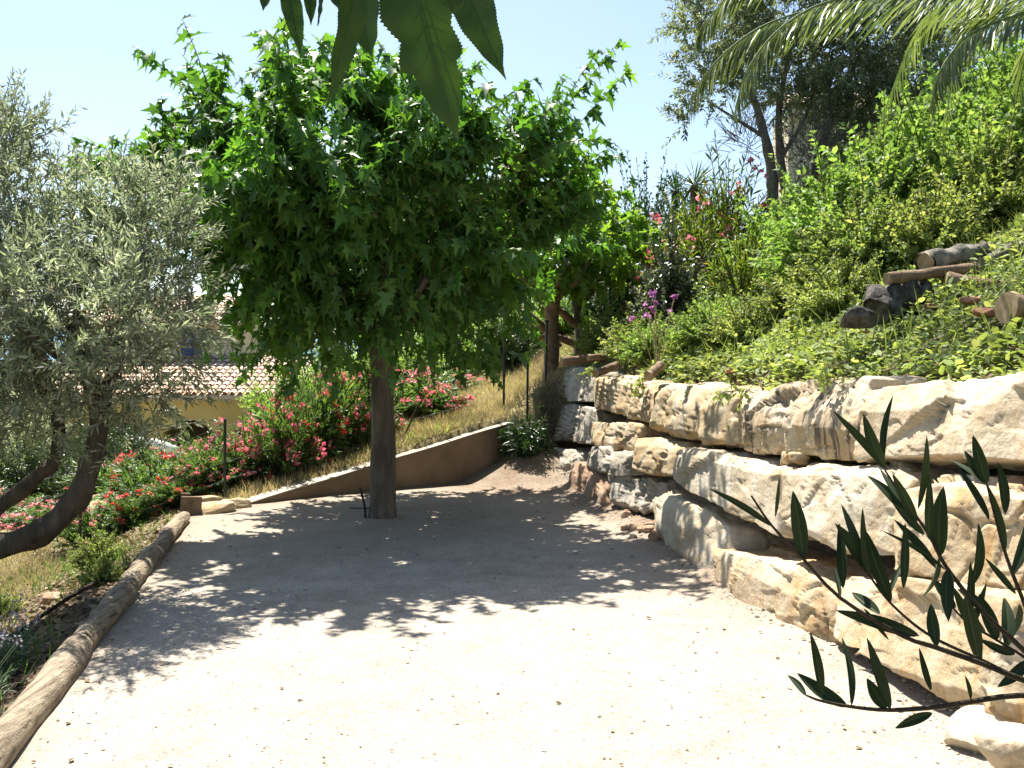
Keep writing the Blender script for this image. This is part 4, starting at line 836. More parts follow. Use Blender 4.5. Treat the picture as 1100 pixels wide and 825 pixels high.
# greenery beyond the fence, in front of the far hills
GB = 'green shrubs on the slope beyond the fence'
S_A = shrub('leafy_shrub', 'x', 'shrub', 211, 1.9, 1.2, 'bright', T_OVA, .10, 200, 26, None, group=GB, low=.3, droop=.2)
S_B = shrub('evergreen_shrub', 'x', 'shrub', 212, 2.4, 1.3, 'dark', T_OVA, .085, 300, 28, None, group=GB, low=.25, droop=.1)
for proto, px, D, rz, s, lb in [(S_A, 300, 24, .4, 1.0, 'light green shrub seen through the hanging leaves right of the villa'), (S_B, 345, 27, 1.4, .9, 'dark evergreen behind the light green shrub right of the villa'), (S_A, 400, 22, 2.2, .9, 'green shrub glimpsed behind the mulberry trunk top'),
    (S_B, 450, 25, 3.0, .8, 'dark shrub above the densely flowering oleander'), (S_A, 520, 22, 4.4, (.8, .8, .7), 'green shrub behind the wire fence near the wall corner'), (S_B, 545, 19.5, 5.1, .62, 'dark shrub behind the fence left of the pale mulberry trunk'), (S_A, 610, 20.5, 5.9, .8, 'light shrub behind the leaning pruned trunk'), (S_B, 130, 20, 2.0, .7, 'dark shrub under the olive crown before the villa'), (S_A, 430, 19.5, 1.1, .95, 'bright shrub in the gap right of the mulberry trunk'), (S_A, 480, 23, 3.6, 1.3, 'large bright shrub above the dry slope'), (S_B, 395, 26, .2, 1.3, 'large dark shrub behind the mulberry crown'), (S_B, 515, 26, 4.0, 1.3, 'large dark shrub behind the dry slope'), (S_A, 570, 21.5, 2.9, 1.1, 'bright shrub left of the leaning pruned trunk'), (S_B, 30, 16.5, 4.4, .75, 'dark shrub below the olive crown at the left edge'), (S_B, 88, 18.5, 1.0, .8, 'dark shrub between the two olive trunks'), (S_A, -20, 19, 2.0, .9, 'bright shrub at the left edge beyond the olive'), (S_A, 335, 21, 4.9, .9, 'bright shrub behind the tall open oleander')]:
    place(proto, gp(px, D, -.05), rz, s, lb, GB)
cs = shrub('laurel_bush', 'glossy dark green bush in the corner between the stucco wall and the boulder wall', 'shrub', 215, .72, .42, 'dark', T_OLE, .13, 70, 24, None, low=.4, droop=.15, ang=55); put(cs, (.18, 13.35, .2))

# ------------------------------------------------------------------ hillside: big tree, palm, shrubs
q = A((4.1, 16.5, h1(4.1, 16.5))); bt = empty('holm_oak_tree', q, 'big grey green tree with several bare grey trunks at the top of the slope', 'tree')
E = lambda px, py, D: at(px, py, D)
tree_limbs(bt, [('trunk', [q + A((.1, 0, -.3)), E(828, 235, 16.5), E(828, 190, 16.4), E(818, 140, 16.3), E(800, 90, 16.2), E(775, 50, 16.0)], .13, .03), ('trunk', [q + A((.25, .1, -.3)), E(846, 230, 16.6), E(838, 180, 16.6), E(835, 120, 16.6), E(845, 60, 16.6)], .12, .03),
                ('trunk', [q + A((.8, .1, -.2)), E(880, 235, 16.3), E(872, 200, 16.3), E(884, 150, 16.2), E(900, 100, 16.2), E(930, 50, 16.2)], .11, .03), ('trunk', [q + A((1.5, .6, -.2)), E(940, 210, 17), E(965, 150, 17), E(985, 90, 17)], .12, .04),
                ('limb', [E(822, 150, 16.4), E(790, 130, 16.2), E(758, 110, 16.0)], .04, .012), ('limb', [E(838, 170, 16.6), E(862, 130, 16.5), E(880, 80, 16.5)], .045, .012), ('limb', [E(880, 160, 16.2), E(920, 140, 16), E(955, 120, 15.9)], .04, .012)], 'gbark', 10, .06)
rg = np.random.default_rng(81); mb = MB()
BLb = [(E(775, 30, 16), r(.75, 1, .7)), (E(850, 20, 16.5), r(1.1, 1.3, .9)), (E(930, 40, 16.5), r(1.1, 1.2, .85)), (E(910, 100, 16.2), r(.85, 1, .65)), (E(985, 90, 17), r(.9, 1, .8)), (E(760, 85, 16), r(.42, .6, .4)), (E(1000, 20, 17), r(.9, 1, .8)), (E(850, -60, 16.5), r(1.3, 1.3, .8)), (E(945, -60, 16.5), r(1.2, 1.2, .8)), (E(960, 150, 17), r(.6, .7, .45)), (E(905, 155, 16.2), r(.35, .5, .35)), (E(745, 130, 16), r(.3, .4, .2)), (E(845, 90, 16.6), r(.55, .6, .5)), (E(735, 20, 16), r(.3, .4, .4)), (E(862, 108, 16.2), r(.9, .7, .32)), (E(800, 75, 16.1), r(.5, .6, .4)), (E(935, 120, 16.4), r(.8, .8, .5)), (E(1000, 130, 17), r(.7, .8, .5))]
S = lobes(rg, 2700, BLb, .45, .5, .4, .3); foliage(mb, S, 24, .10, T_diamond(.18), rg, .05, 48, .1, .6, .7, .7); cr = mb.build('crown', M['holm'], bt)
mb = MB(); twigs(mb, tuple(q_[::2] for q_ in S), .008, .003, 4, 3)
DS = lobes(rg, 300, [(E(868, 165, 15.6), r(.5, .4, .62)), (E(800, 150, 15.8), r(.4, .4, .4))], .5, .4, .2, .5); twigs(mb, DS, .007, .002, 4, 3); mb.build('twigs', M['gbark'], cr)

# palm whose crown stands just outside the frame, fronds arching in
pb = A((4.85, 8.1, h1(4.85, 8.1))); pc = E(1195, 25, 8.1); pt = empty('palm_tree', pb, 'date palm whose long feathery fronds arch in from the upper right corner', 'palm')
zt = np.linspace(-.2, pc[2] - pb[2], 26); mb = MB(); tube(mb, np.stack([0 * zt + pb[0] + (pc[0] - pb[0]) * np.clip(zt / zt[-1], 0, 1), 0 * zt + pb[1], zt + pb[2]], -1), .2 + .025 * (np.arange(26) % 2), 16, 0, .05, 2); mb.build('trunk', M['pbark'], pt)
def frond(path, seed, L=.42, n=66, hang=1.0):
    rg = np.random.default_rng(seed); pts = spline(path, 60); s = np.linspace(0, 1, len(pts)); mb = MB()
    tube(mb, pts, np.linspace(.016, .003, len(pts)), 6, 1)
    tan = nrm(np.gradient(pts, axis=0)); u = np.linspace(.12, .995, n)
    for sg in (-1, 1):
        P = np.stack([np.interp(u, s, pts[:, k]) for k in range(3)], -1); T_ = nrm(np.stack([np.interp(u, s, tan[:, k]) for k in range(3)], -1))
        side = nrm(np.cross(T_, A((0, 0, 1)))) * sg; up = np.cross(side * sg, T_)
        d = nrm(T_ * (.75 + .5 * u[:, None]) + side * .55 + A((0, 0, -1)) * (hang * (.35 + .5 * u[:, None])) + rg.normal(0, .07, (n, 3)))
        ln = L * np.interp(u, [0, .25, .7, 1], [.5, 1, .9, .45]) * rg.uniform(.85, 1.15, n)
        leaves(mb, P, d, np.cross(d, T_) * sg * .6 + up + rg.normal(0, .15, (n, 3)), ln, T_lance(.030, .5, .22), 0)
    return mb.build('frond', [M['palm'], M['vein']], pt)
frond([pc, E(1100, 0, 8.0), E(985, 2, 7.9), E(880, 12, 7.8), E(815, 32, 7.75), E(768, 68, 7.7), E(740, 108, 7.7)], 1, .46, 84)
frond([pc, E(1120, -8, 7.7), E(1010, -6, 7.5), E(900, 2, 7.4), E(840, 30, 7.35), E(803, 74, 7.3), E(788, 118, 7.3)], 2, .42, 80)
frond([pc, E(1130, 10, 7.6), E(1080, 22, 7.4), E(1038, 40, 7.3), E(1010, 72, 7.2), E(997, 112, 7.2)], 3, .36, 70)
frond([pc, E(1120, -30, 8.3), E(1000, -40, 8.5), E(880, -35, 8.6), E(800, -15, 8.6), E(760, 22, 8.6), E(748, 40, 8.6)], 4, .45, 80)
frond([pc, E(1140, 8, 8.4), E(1090, 10, 8.7), E(1050, 20, 8.9), E(1020, 30, 9.0)], 9, .36, 56)
rg = np.random.default_rng(14)
for k in range(12):
    a = -1.9 + k * .37 if k < 12 else 0; Lf = rg.uniform(1.9, 2.5); e = A((math.cos(a), math.sin(a), 0)); upz = rg.uniform(.3, 1.1)
    frond([pc, pc + e * Lf * .35 + A((0, 0, upz * .7)), pc + e * Lf * .75 + A((0, 0, upz * .8)), pc + e * Lf + A((0, 0, upz * .1 - .5))], 30 + k, .42, 60)

GH = 'light green shrubs on the hillside'
L_A = shrub('leafy_shrub', 'x', 'shrub', 221, 1.5, 1.0, 'bright', T_OVA, .10, 270, 32, None, group=GH, low=.3, droop=.15, hj=.25, arch=.25)
L_B = shrub('leafy_shrub', 'x', 'shrub', 222, 1.3, .9, 'bright', T_LOB, .105, 250, 30, None, group=GH, low=.3, droop=.3, hj=.3, arch=.3)
L_C = shrub('leafy_shrub', 'x', 'shrub', 223, .8, .75, 'weed', T_OVA, .07, 270, 30, None, group=GH, low=.35, droop=.2, hj=.3)
L_D = shrub('leafy_shrub', 'x', 'shrub', 224, 1.0, .8, 'lime', T_LOB, .075, 240, 28, None, group=GH, low=.35, droop=.15, hj=.3, arch=.3)
for proto, px, D, rz, s, lb in [
    (L_D, 930, 10.0, .5, .9, 'yellowish shrub left of and above the wood pile'), (L_D, 1045, 10.6, 1.9, 1.1, 'yellowish shrub behind the burnt logs'), (L_D, 870, 11.5, 3.1, .9, 'yellowish shrub below the bare grey trunks'), (L_D, 765, 11.0, 4.0, .7, 'small yellowish clump right of the whitish leaved bush'), (L_D, 990, 12.8, 5.2, 1.2, 'yellowish shrub between the largest green shrub and the palm frond tip'), (L_D, 1095, 14.5, .9, 1.2, 'yellowish shrub under the palm crown'), (L_D, 700, 12.0, 2.2, .6, 'small yellowish clump beside the thistle'),
    (L_A, 945, 11.2, .2, 1.0, 'largest light green shrub above the pile of burnt logs'), (L_B, 1010, 11.6, 1.2, 1.15, 'light shrub with toothed leaves right of the largest light green one'), (L_A, 1085, 12.2, 2.4, 1.15, 'tall light shrub at the right edge under the palm'),
    (L_B, 895, 10.9, 3.3, .95, 'light shrub left of the largest one, below the bare grey trunks'), (L_C, 862, 10.2, .6, .75, 'low pale shrub in the middle of the slope'), (L_C, 905, 9.3, 1.9, .7, 'low pale shrub close above the dark stump'),
    (L_A, 1030, 15.5, 4.0, 1.2, 'light green shrub high on the slope under the palm frond'), (L_B, 1120, 10.5, 4.9, 1.0, 'light shrub cut by the right edge behind the burnt logs'), (L_A, 985, 14.2, 5.5, 1.0, 'light shrub high on the slope left of the palm frond tip'),
    (L_C, 800, 10.4, 2.8, .6, 'low pale weed clump above the pitted yellow tan block'), (L_C, 655, 15.0, 3.7, .8, 'low clump behind the cut logs at the far end of the wall'), (L_C, 690, 13.0, 4.5, .8, 'low clump under the grey leaved bush'),
    (L_B, 840, 13.0, .9, .9, 'light shrub in front of the bare grey trunks'), (L_C, 1000, 9.6, 5.0, .9, 'low clump directly behind the burnt logs'), (L_A, 1100, 17.5, 1.0, 1.3, 'light shrub at the upper right edge near the skyline'), (L_C, 935, 10.2, 3.0, 1.1, 'low clump between the dark stump and the largest shrub'),
    (L_C, 745, 11.3, 1.2, .5, 'low clump right of the thistle'), (L_C, 1070, 9.9, 2.2, 1.0, 'low clump behind the big sawn trunk')]:
    place(proto, gp(px, D, -.05), rz, s, lb, GH)
GD = 'dark evergreens on the hillside skyline'
for k, (px, D, rz, s, lb) in enumerate([(693, 17.2, .3, (.85, .85, 1.12), 'rounded dark evergreen on the skyline right of the pale mulberry'), (662, 18.5, 1.7, .85, 'dark evergreen half behind the pale mulberry crown'), (905, 17.5, 2.2, .75, 'dark evergreen in the shade under the big grey tree'), (965, 18.5, 4.1, 1.0, 'dark evergreen right of the grey trunks'), (735, 19.5, 5.0, .9, 'dark evergreen below the spiky yucca'), (1075, 19.5, .8, 1.0, 'dark evergreen behind the palm fronds')]):
    c = copy_tree(S_B); put(c, gp(px, D, -.05), rz, s, lb, GD)
GP = 'pink oleanders on the hillside'
O_H = shrub('oleander_shrub', 'x', 'shrub', 205, 1.6, .85, 'yell', T_OLE, .14, 120, 30, 'pink', .13, 38, .05, low=.35, fspread=.05, hj=.15)
O_R = shrub('oleander_shrub', 'x', 'shrub', 206, 1.5, .8, 'ole', T_OLE, .13, 120, 30, 'red', .16, 38, .05, low=.35, fspread=.045, hj=.15)
for k, (P, px, D, rz, s, lb) in enumerate([(O_H, 782, 15.6, .4, 1.3, 'tall pink oleander on the skyline left of the grey trunks'), (O_H, 748, 15.0, 2.0, 1.1, 'oleander above the grey leaved bush'), (O_R, 862, 15.0, 3.2, .95, 'red oleander at the foot of the bare grey trunks'), (O_R, 905, 15.6, 4.4, .95, 'red oleander in the shade under the big grey tree')]):
    place(P, gp(px, D, -.05), rz, s, lb, GP)
v = shrub('variegated_bush', 'dark round bush with whitish leaves in the middle of the slope', 'shrub', 231, 1.45, .62, 'vari', T_OVA, .085, 230, 24, None, low=.3, droop=.2); put(v, gp(722, 13.2, -.05))
v = shrub('yellow_bush', 'sparse yellow green bush with orange tips right of the whitish leaved bush', 'shrub', 232, 1.15, .5, 'yell', T_OLE, .11, 60, 18, None, low=.5, ang=35); put(v, gp(795, 12.4, -.05))
# spiky yuccas on the skyline
def rosette(mb, c, rg, n, L, wd=.03, up=.5):
    d = nrm(rg.normal(size=(n, 3)) + A((0, 0, up))); leaves(mb, np.repeat(A(c)[None], n, 0), d, rg.normal(0, .3, (n, 3)) + A((0, 0, 1)), L * rg.uniform(.7, 1.1, n), T_lance(wd, .3, .15))
for k, (px, D, top, lb) in enumerate([(742, 19.0, 200, 'taller spiky yucca sticking out above the skyline shrubs'), (722, 19.6, 206, 'shorter spiky yucca left of the taller one')]):
    q = gp(px, D); zt_ = CAM_Z + (HY - top) / F * D; y = empty('yucca_plant', q, lb, 'plant', 'yuccas on the skyline'); mb = MB(); tube(mb, [q + A((0, 0, -.2)), A((q[0] + .05, q[1], zt_))], [.1, .07], 10); mb.build('trunk', M['pbark'], y)
    mb = MB(); rosette(mb, (q[0] + .05, q[1], zt_), np.random.default_rng(40 + k), 60, .62 - .1 * k, .03); mb.build('leaves', M['dark'], y)
# thistle, thin sapling
q = gp(706, 11.2); th = empty('thistle', q, 'tall thistle with purple flower heads in front of the whitish leaved bush', 'plant'); rg = np.random.default_rng(9); mb = MB(); tips = []
for k in range(9):
    e = q + A((rg.normal(0, .16), rg.normal(0, .1), rg.uniform(.65, 1.0))); tips.append(e); tube(mb, spline([q, (q + e) / 2 + A((rg.normal(0, .03), 0, .08)), e], 8), [.006, .004] if False else .005, 5)
mb.build('stems', M['straw'], th)
for e in tips:
    mb = MB(); flowers(mb, A([e]), rg, .034, 7, .015); mb.build('flower_head', M['thistle'], th)
mb = MB(); leaves(mb, np.repeat(q[None], 26, 0) + A((0, 0, .05)), nrm(rg.normal(size=(26, 3)) * A((1, 1, .3)) + A((0, 0, .5))), A((0, 0, 1)) + rg.normal(0, .2, (26, 3)), np.full(26, .26), T_LOB); mb.build('leaves', M['weed'], th)
q = gp(1082, 13.2); sp_ = empty('sapling', q, 'thin sapling with a straight dark stem at the right edge', 'tree'); mb = MB(); tube(mb, spline([q + A((0, 0, -.2)), q + A((.03, 0, 1.2)), q + A((-.04, 0, 2.5))], 10), np.linspace(.03, .012, 11)[:11], 7); mb.build('trunk', M['dtwig'], sp_)
rg = np.random.default_rng(66); mb = MB(); S = lobes(rg, 120, [(q + A((0, 0, 2.1)), r(.6, .6, .75)), (q + A((.3, 0, 1.4)), r(.4, .4, .4))], .4); foliage(mb, S, 16, .075, T_OVA, rg, .05, 50, .2); mb.build('crown', M['bright'], sp_)

rg = np.random.default_rng(88)
for k, (px, py, ln, lb) in enumerate([(752, 424, .38, 'ivy sprig trailing down the joint left of the fluted cream block'), (694, 414, .22, 'short ivy sprig at the joint left of the pitted yellow tan block'), (806, 428, .16, 'tuft of leaves spilling over the fluted cream block'), (640, 402, .16, 'leafy tuft over the joint beside the grey corner boulder'), (905, 406, .14, 'small leafy tuft on the top edge of the fluted cream block, near its right end')]):
    q = onwall(px, py) + A((-.10, -.02, .03)); iv = empty('ivy_sprig', q, lb, 'ivy', 'ivy over the top of the wall'); S = (q + rg.normal(0, .05, (7, 3)) + A((.12, .02, .03)), q + rg.normal(0, .05, (7, 3)) + A((-.05, -.02, .02)), q + rg.normal(0, .07, (7, 3)) * A((1, 1, .5)) + A((-.02, -.02, 0)) - np.stack([0 * np.arange(7.), 0 * np.arange(7.), rg.uniform(.3, 1, 7) * ln], -1))
    mb = MB(); foliage(mb, S, 9, .05, T_OVA, rg, .1, 60, .3, .5, .6, .8); mb.build('foliage', M['weed'], iv); mb = MB(); twigs(mb, S, .003, .0015, 5, 4); mb.build('stems', M['twig'], iv)

# ------------------------------------------------------------------ wood on the slope and on top of the wall
def logpiece(name, a, b, r, mat, label, cat='log', group=None, seed=0, r2=None, wob=.07):
    a, b = A(a), A(b); rg = np.random.default_rng(seed); n_ = 14; pts = a + (b - a) * np.linspace(0, 1, n_)[:, None] + rg.normal(0, r * .05, (n_, 3)); rr = np.linspace(r, r2 or r * .9, n_) * (1 + rg.normal(0, .03, n_))
    t = empty(name, a, label, cat, group); mb = MB(); tube(mb, pts, rr, 14, 0, wob, seed, caps=False); mb.build('bark', M[mat], t)
    ax = nrm(b - a)
    for e, s, rad in ((pts[0], -1, rr[0]), (pts[-1], 1, rr[-1])):
        mb = MB(); tube(mb, [e - ax * s * .02, e + ax * s * .004], [rad * .97, rad * .95], 14, 0, .03, seed); mb.build('cut_end', M['endgrain' if mat != 'char' else 'char'], t)
    return t
GL = 'old and burnt wood piled on the slope'; Dl = 7.5
def on(px, py, D): q_ = at(px, py, D); return q_
logpiece('log', on(952, 300, Dl), on(1046, 288, Dl + .25), .046, 'cutlog', 'thin log with a pale sawn left end on top of the wood pile', group=GL, seed=1)
logpiece('log', on(992, 282, Dl + .3), on(1056, 271, Dl + .5), .085, 'ash', 'thick charred log with white ash, uppermost of the wood pile', group=GL, seed=2, wob=.12)
logpiece('log', on(1040, 290, Dl + .35), on(1110, 262, Dl + .6), .07, 'ash', 'charred log rising to a black end at the right edge', group=GL, seed=3, wob=.12)
logpiece('log', on(1082, 332, 6.2), on(1180, 338, 6.4), .11, 'cutlog', 'big pale sawn trunk cut by the right edge', group=GL, seed=4)
logpiece('log', on(1015, 302, Dl + .1), on(1090, 314, Dl), .075, 'cutlog', 'brown log half sunk in ivy behind the big sawn trunk', group=GL, seed=5)
logpiece('log', on(942, 330, Dl), on(990, 314, Dl + .2), .13, 'char', 'black burnt stump lying on its side, the darkest thing on the slope', group=GL, seed=6, wob=.2)
logpiece('log', on(1000, 290, Dl + .6), on(1030, 268, Dl + .7), .06, 'char', 'stubby black branch stub standing on the wood pile', group=GL, seed=7, wob=.15)
rock(on(922, 341, Dl - .3), (.12, .1, .08), 31, M['char'], 'charred_lump', 'charred lump lying left of the black burnt stump', 'wood', None)
for k, (px, py, s, lb) in enumerate([(1043, 346, .09, 'orange terracotta shard below the big sawn trunk'), (1000, 350, .07, 'brown terracotta shard in the ivy below the wood pile'), (1062, 360, .11, 'long flat terracotta shard near the wall top at the right'), (787, 408, .07, 'reddish brown shard on the wall top above the yellow tan block'), (855, 398, .06, 'dark red shard in the weeds above the fluted cream block'), (928, 366, .05, 'small orange shard in the weeds left of the wood pile')]):
    q = hit(px, py); s *= .62; rock(q + A((0, 0, .07 if k > 2 else .14)), (s * 1.3, s, s * .5), 500 + k, M['terra'], 'terracotta_shard', lb, 'shard', 'terracotta shards on the slope', n=8, ncut=8)
logpiece('log', at(604, 388, 13.3), at(652, 384, 13.5), .06, 'cutlog', 'thick pale cut log lying on the far end of the wall', group='cut logs on the wall top', seed=8)
logpiece('log', at(632, 384, 13.0), at(668, 382, 13.2), .045, 'cutlog', 'thinner cut log right of the thick one on the far end of the wall', group='cut logs on the wall top', seed=9)
logpiece('log', at(697, 404, 9.9), at(710, 392, 10.2), .05, 'cutlog', 'short upright log stub on the wall top above the orange boulder', group='cut logs on the wall top', seed=10)
logpiece('log', at(640, 402, 12.2), at(664, 391, 12.5), .05, 'cutlog', 'short log with a grey bark lying on the grey corner boulders', group='cut logs on the wall top', seed=11)

# ------------------------------------------------------------------ ground cover
rg = np.random.default_rng(33); n_ = 225000; y = 3.2 + 17 * rg.uniform(0, 1, n_) ** 1.35; tt = .62 + 7.5 * rg.uniform(0, 1, n_) ** 1.7; x = Wx(y) + tt
hump = np.clip(.5 + .5 * sinnoise(x, y, 41, 2.2) + .35 * sinnoise(x, y, 42, 5.5), 0, 1.6); ok = (rg.uniform(0, 1, n_) < .25 + .75 * hump) & ~((y > 12) & (tt < 1.1) & (rg.uniform(0, 1, n_) < .85)) ; ok &= ~((y > 6.2) & (y < 8.4) & (x / y * F + CX > 925) & (rg.uniform(0, 1, n_) < .40)); x, y, hump, tt = x[ok], y[ok], hump[ok], tt[ok]
hgt = rg.uniform(0, 1, len(x)) ** .8 * (.05 + .26 * hump) * (.35 + .65 * np.clip((tt - .6) / 1.0, 0, 1)); P = np.stack([x, y, H(x, y) + hgt], -1)
mb = MB(); leaves(mb, P, nrm(rg.normal(size=(len(x), 3)) * A((1, 1, .45)) + A((-.2, -.2, .25))), A((-.15, -.1, 1)) + rg.normal(0, .45, (len(x), 3)), .050 * rg.uniform(.5, 1.6, len(x)), T_OVA, 0, rg.uniform(.7, 1.5, len(x)))
tag(mb.build('ground_cover', M['weed']), 'tangle of ivy and weeds covering the hillside above the boulder wall', 'ground cover', kind='stuff')
def blades(name, mat, xyz, rg, L, wd, lean, label, kind='stuff'):
    n = len(xyz); d = nrm(np.stack([rg.normal(0, lean, n), rg.normal(0, lean, n), np.ones(n)], -1)); mb = MB()
    leaves(mb, xyz, d, rg.normal(size=(n, 3)) + A((0, -.4, 0)), L * rg.uniform(.5, 1.3, n), T_lance(wd, .3, .25)); return tag(mb.build(name, M[mat]), label, 'grass', kind=kind)
n_ = 26000; x = rg.uniform(-3.3, 1.2, n_); y = Yw(x) + .25 + 8 * rg.uniform(0, 1, n_) ** 1.5; blades('dry_grass', 'straw', np.stack([x, y, H(x, y) - .01], -1), rg, .17, .022, .55, 'dry straw coloured grass on the slope behind the stucco wall')
n_ = 16000; y = 5 + 7 * rg.uniform(0, 1, n_); d = 1.25 + 2.6 * rg.uniform(0, 1, n_); x = Lx(y) - d; blades('dry_grass', 'straw', np.stack([x, y, H(x, y) - .01], -1), rg, .15, .022, .6, 'yellow dry grass on the bench below the border logs')
n_ = 4500; y = 3.2 + 7.5 * rg.uniform(0, 1, n_); d = .18 + 1.5 * rg.uniform(0, 1, n_); q_ = rg.uniform(0, 1, n_) < np.clip(.25 + .6 * sinnoise(y, d * 2, 61, 1.8), .02, 1); y, d = y[q_], d[q_]; x = Lx(y) - d; blades('green_grass', 'grass', np.stack([x, y, H(x, y) - .01], -1), rg, .16, .02, .5, 'thin tufts of green grass on the shaded bank')
n_ = 2600; x = Wx(y_ := 6 + 10 * rg.uniform(0, 1, n_)) + .9 + 3.5 * rg.uniform(0, 1, n_); blades('green_grass', 'weed', np.stack([x, y_, H(x, y_) - .01], -1), rg, .30, .014, .4, 'tall grass blades rising through the hillside weeds')
n_ = 9000; y = 3.0 + 8 * rg.uniform(0, 1, n_); d = .12 + 1.7 * rg.uniform(0, 1, n_) ** .9; x = Lx(y) - d; mb = MB(); leaves(mb, np.stack([x, y, H(x, y) + .012], -1), nrm(rg.normal(size=(n_, 3)) * A((1, 1, .25))), A((0, 0, 1)) + rg.normal(0, .35, (n_, 3)), .05 * rg.uniform(.5, 1.5, n_), T_OVA)
tag(mb.build('leaf_litter', M['litter']), 'dead leaves and twigs on the shaded bank below the border logs', 'leaf litter', kind='stuff')
n_ = 5000; x = rg.uniform(-2.9, .9, n_); y = Yw(x) + .25 + 7 * rg.uniform(0, 1, n_) ** 1.3; q_ = rg.uniform(0, 1, n_) < np.clip(sinnoise(x, y, 71, 2.6), 0, 1); x, y = x[q_], y[q_]
blades('green_grass', 'weed', np.stack([x, y, H(x, y) - .01], -1), rg, .16, .05, .8, 'scattered green weeds among the dry grass behind the stucco wall')
n_ = 260; y = 3.6 + 9 * rg.uniform(0, 1, n_); f_ = np.where(rg.uniform(0, 1, n_) < .6, rg.beta(.5, 2.5, n_), rg.uniform(0, 1, n_)); f_ = np.where(rg.uniform(0, 1, n_) < .5, 1 - f_, f_); x = Lx(y) + .1 + f_ * (Wx(y) - Lx(y) - .15); q_ = y < Yw(x) - .15; x, y = x[q_], y[q_]
mb = MB(); leaves(mb, np.stack([x, y, Tz(x, y) + .008], -1), nrm(rg.normal(size=(len(x), 3)) * A((1, 1, .12))), A((0, 0, 1)) + rg.normal(0, .25, (len(x), 3)), .032 * rg.uniform(.4, 1.4, len(x)), T_OVA)
tag(mb.build('fallen_leaves', M['litter']), 'a scatter of small dead leaves along the edges of the gravel', 'leaf litter', kind='stuff')
# stones and clods on the bank
for k, (d, y, s, lb) in enumerate([(.75, 6.3, .12, 'dark stone on the shaded bank beside the second border log'), (1.05, 7.0, .15, 'largest dark stone on the shaded bank under the olive trunk'), (.55, 5.7, .09, 'small dark stone on the bank above the lavender'), (1.3, 5.9, .13, 'dark stone at the left edge of the bank'), (.8, 7.9, .10, 'stone on the bank beside the dark border log')]):
    x = Lx(y) - d; rock(A((x, y, h1(x, y) + s * .3)), (s * 1.3, s, s * .7), 600 + k, M['s_rust'], 'bank_stone', lb, 'stone', 'stones on the shaded bank', n=12)
for k, (d, y, r_, lb) in enumerate([(.42, 6.9, .014, 'fallen branch on the shaded bank parallel to the logs'), (.9, 6.2, .011, 'thin fallen branch crossing the bank')]):
    x = Lx(y) - d; mb = MB(); pts = spline([(x - .5, y - .35, h1(x - .5, y - .35) + .03), (x, y, h1(x, y) + .06), (x + .1, y + .6, h1(x + .1, y + .6) + .04)], 10); tube(mb, pts, r_, 7, 0, .1, k); tag(mb.build('fallen_branch', M['dtwig'], org=pts[0]), lb, 'branch')
# lavender at the lower left
for k, (d, y, s, lb) in enumerate([(.42, 4.62, 1.0, 'lavender clump with faded flower spikes at the lower left edge'), (.50, 5.45, .8, 'second lavender clump behind, in the shade of the bank')]):
    x = Lx(y) - d; lv = shrub('lavender_plant', lb, 'plant', 240 + k, .42 * s, .30 * s, 'lav', T_OLE, .05, 90, 16, None, low=.7, t0=.05, ang=25, stem=.002, stemm='lav'); rg2 = np.random.default_rng(70 + k); mb = MB(); tp = []
    for j in range(34):
        a = rg2.uniform(0, 6.28); e = A((math.cos(a) * .26 * s * rg2.uniform(.2, 1.2), math.sin(a) * .26 * s, .5 * s * rg2.uniform(.8, 1.2))); tube(mb, [(0, 0, .1), tuple(e)], .0018, 4); tp.append(e)
    mb.build('stalks', M['lav'], lv); mb = MB(); flowers(mb, A(tp), rg2, .009, 5, .012); mb.build('flowers', M['lavf'], lv); put(lv, (x, y, h1(x, y) - .02))
for k, (x, y, s, lb) in enumerate([(-3.75, 9.0, .8, 'small green weed between the farthest border log and the oleander'), (-3.0, 7.3, .5, 'small green weed beside the dark border log'), (-4.3, 8.3, .6, 'small weed at the edge of the yellow grass')]):
    c = copy_tree(L_C); put(c, (x, y, h1(x, y) - .02), k, .5 * s, lb, 'weeds on the bank')

# ------------------------------------------------------------------ dark oleander in the right foreground
ob_ = A((1.25, 1.2, float(Tz(np.array([1.25]), np.array([1.2]))[0])))
oe = empty('oleander_shrub', ob_, 'nearest oleander, dark narrow leaves reaching in from the lower right corner', 'shrub')
G = lambda px, py, D: at(px, py, D)
BR = [[(1240, 800, 1.42), (1160, 760, 1.36), (1100, 750, 1.33), (1015, 762, 1.30), (960, 766, 1.28), (916, 762, 1.27), (885, 756, 1.26), (869, 750, 1.25)],
      [(1240, 800, 1.42), (1150, 748, 1.38), (1100, 732, 1.36), (1058, 715, 1.35), (1007, 697, 1.34), (972, 685, 1.33), (905, 644, 1.31), (865, 602, 1.30), (830, 565, 1.29), (808, 533, 1.28)],
      [(1240, 830, 1.45), (1150, 745, 1.42), (1100, 697, 1.41), (1058, 658, 1.40), (1019, 610, 1.39), (1000, 575, 1.38), (975, 540, 1.37), (952, 506, 1.36)],
      [(1100, 732, 1.36), (1060, 712, 1.38), (1003, 685, 1.40), (962, 652, 1.40), (932, 614, 1.41), (920, 596, 1.41)],
      [(1240, 830, 1.45), (1170, 730, 1.5), (1120, 680, 1.5), (1100, 640, 1.5), (1081, 590, 1.49), (1070, 550, 1.48), (1062, 522, 1.48)],
      [(1150, 745, 1.42), (1110, 712, 1.46), (1075, 690, 1.46), (1040, 668, 1.47), (1015, 640, 1.47)]]
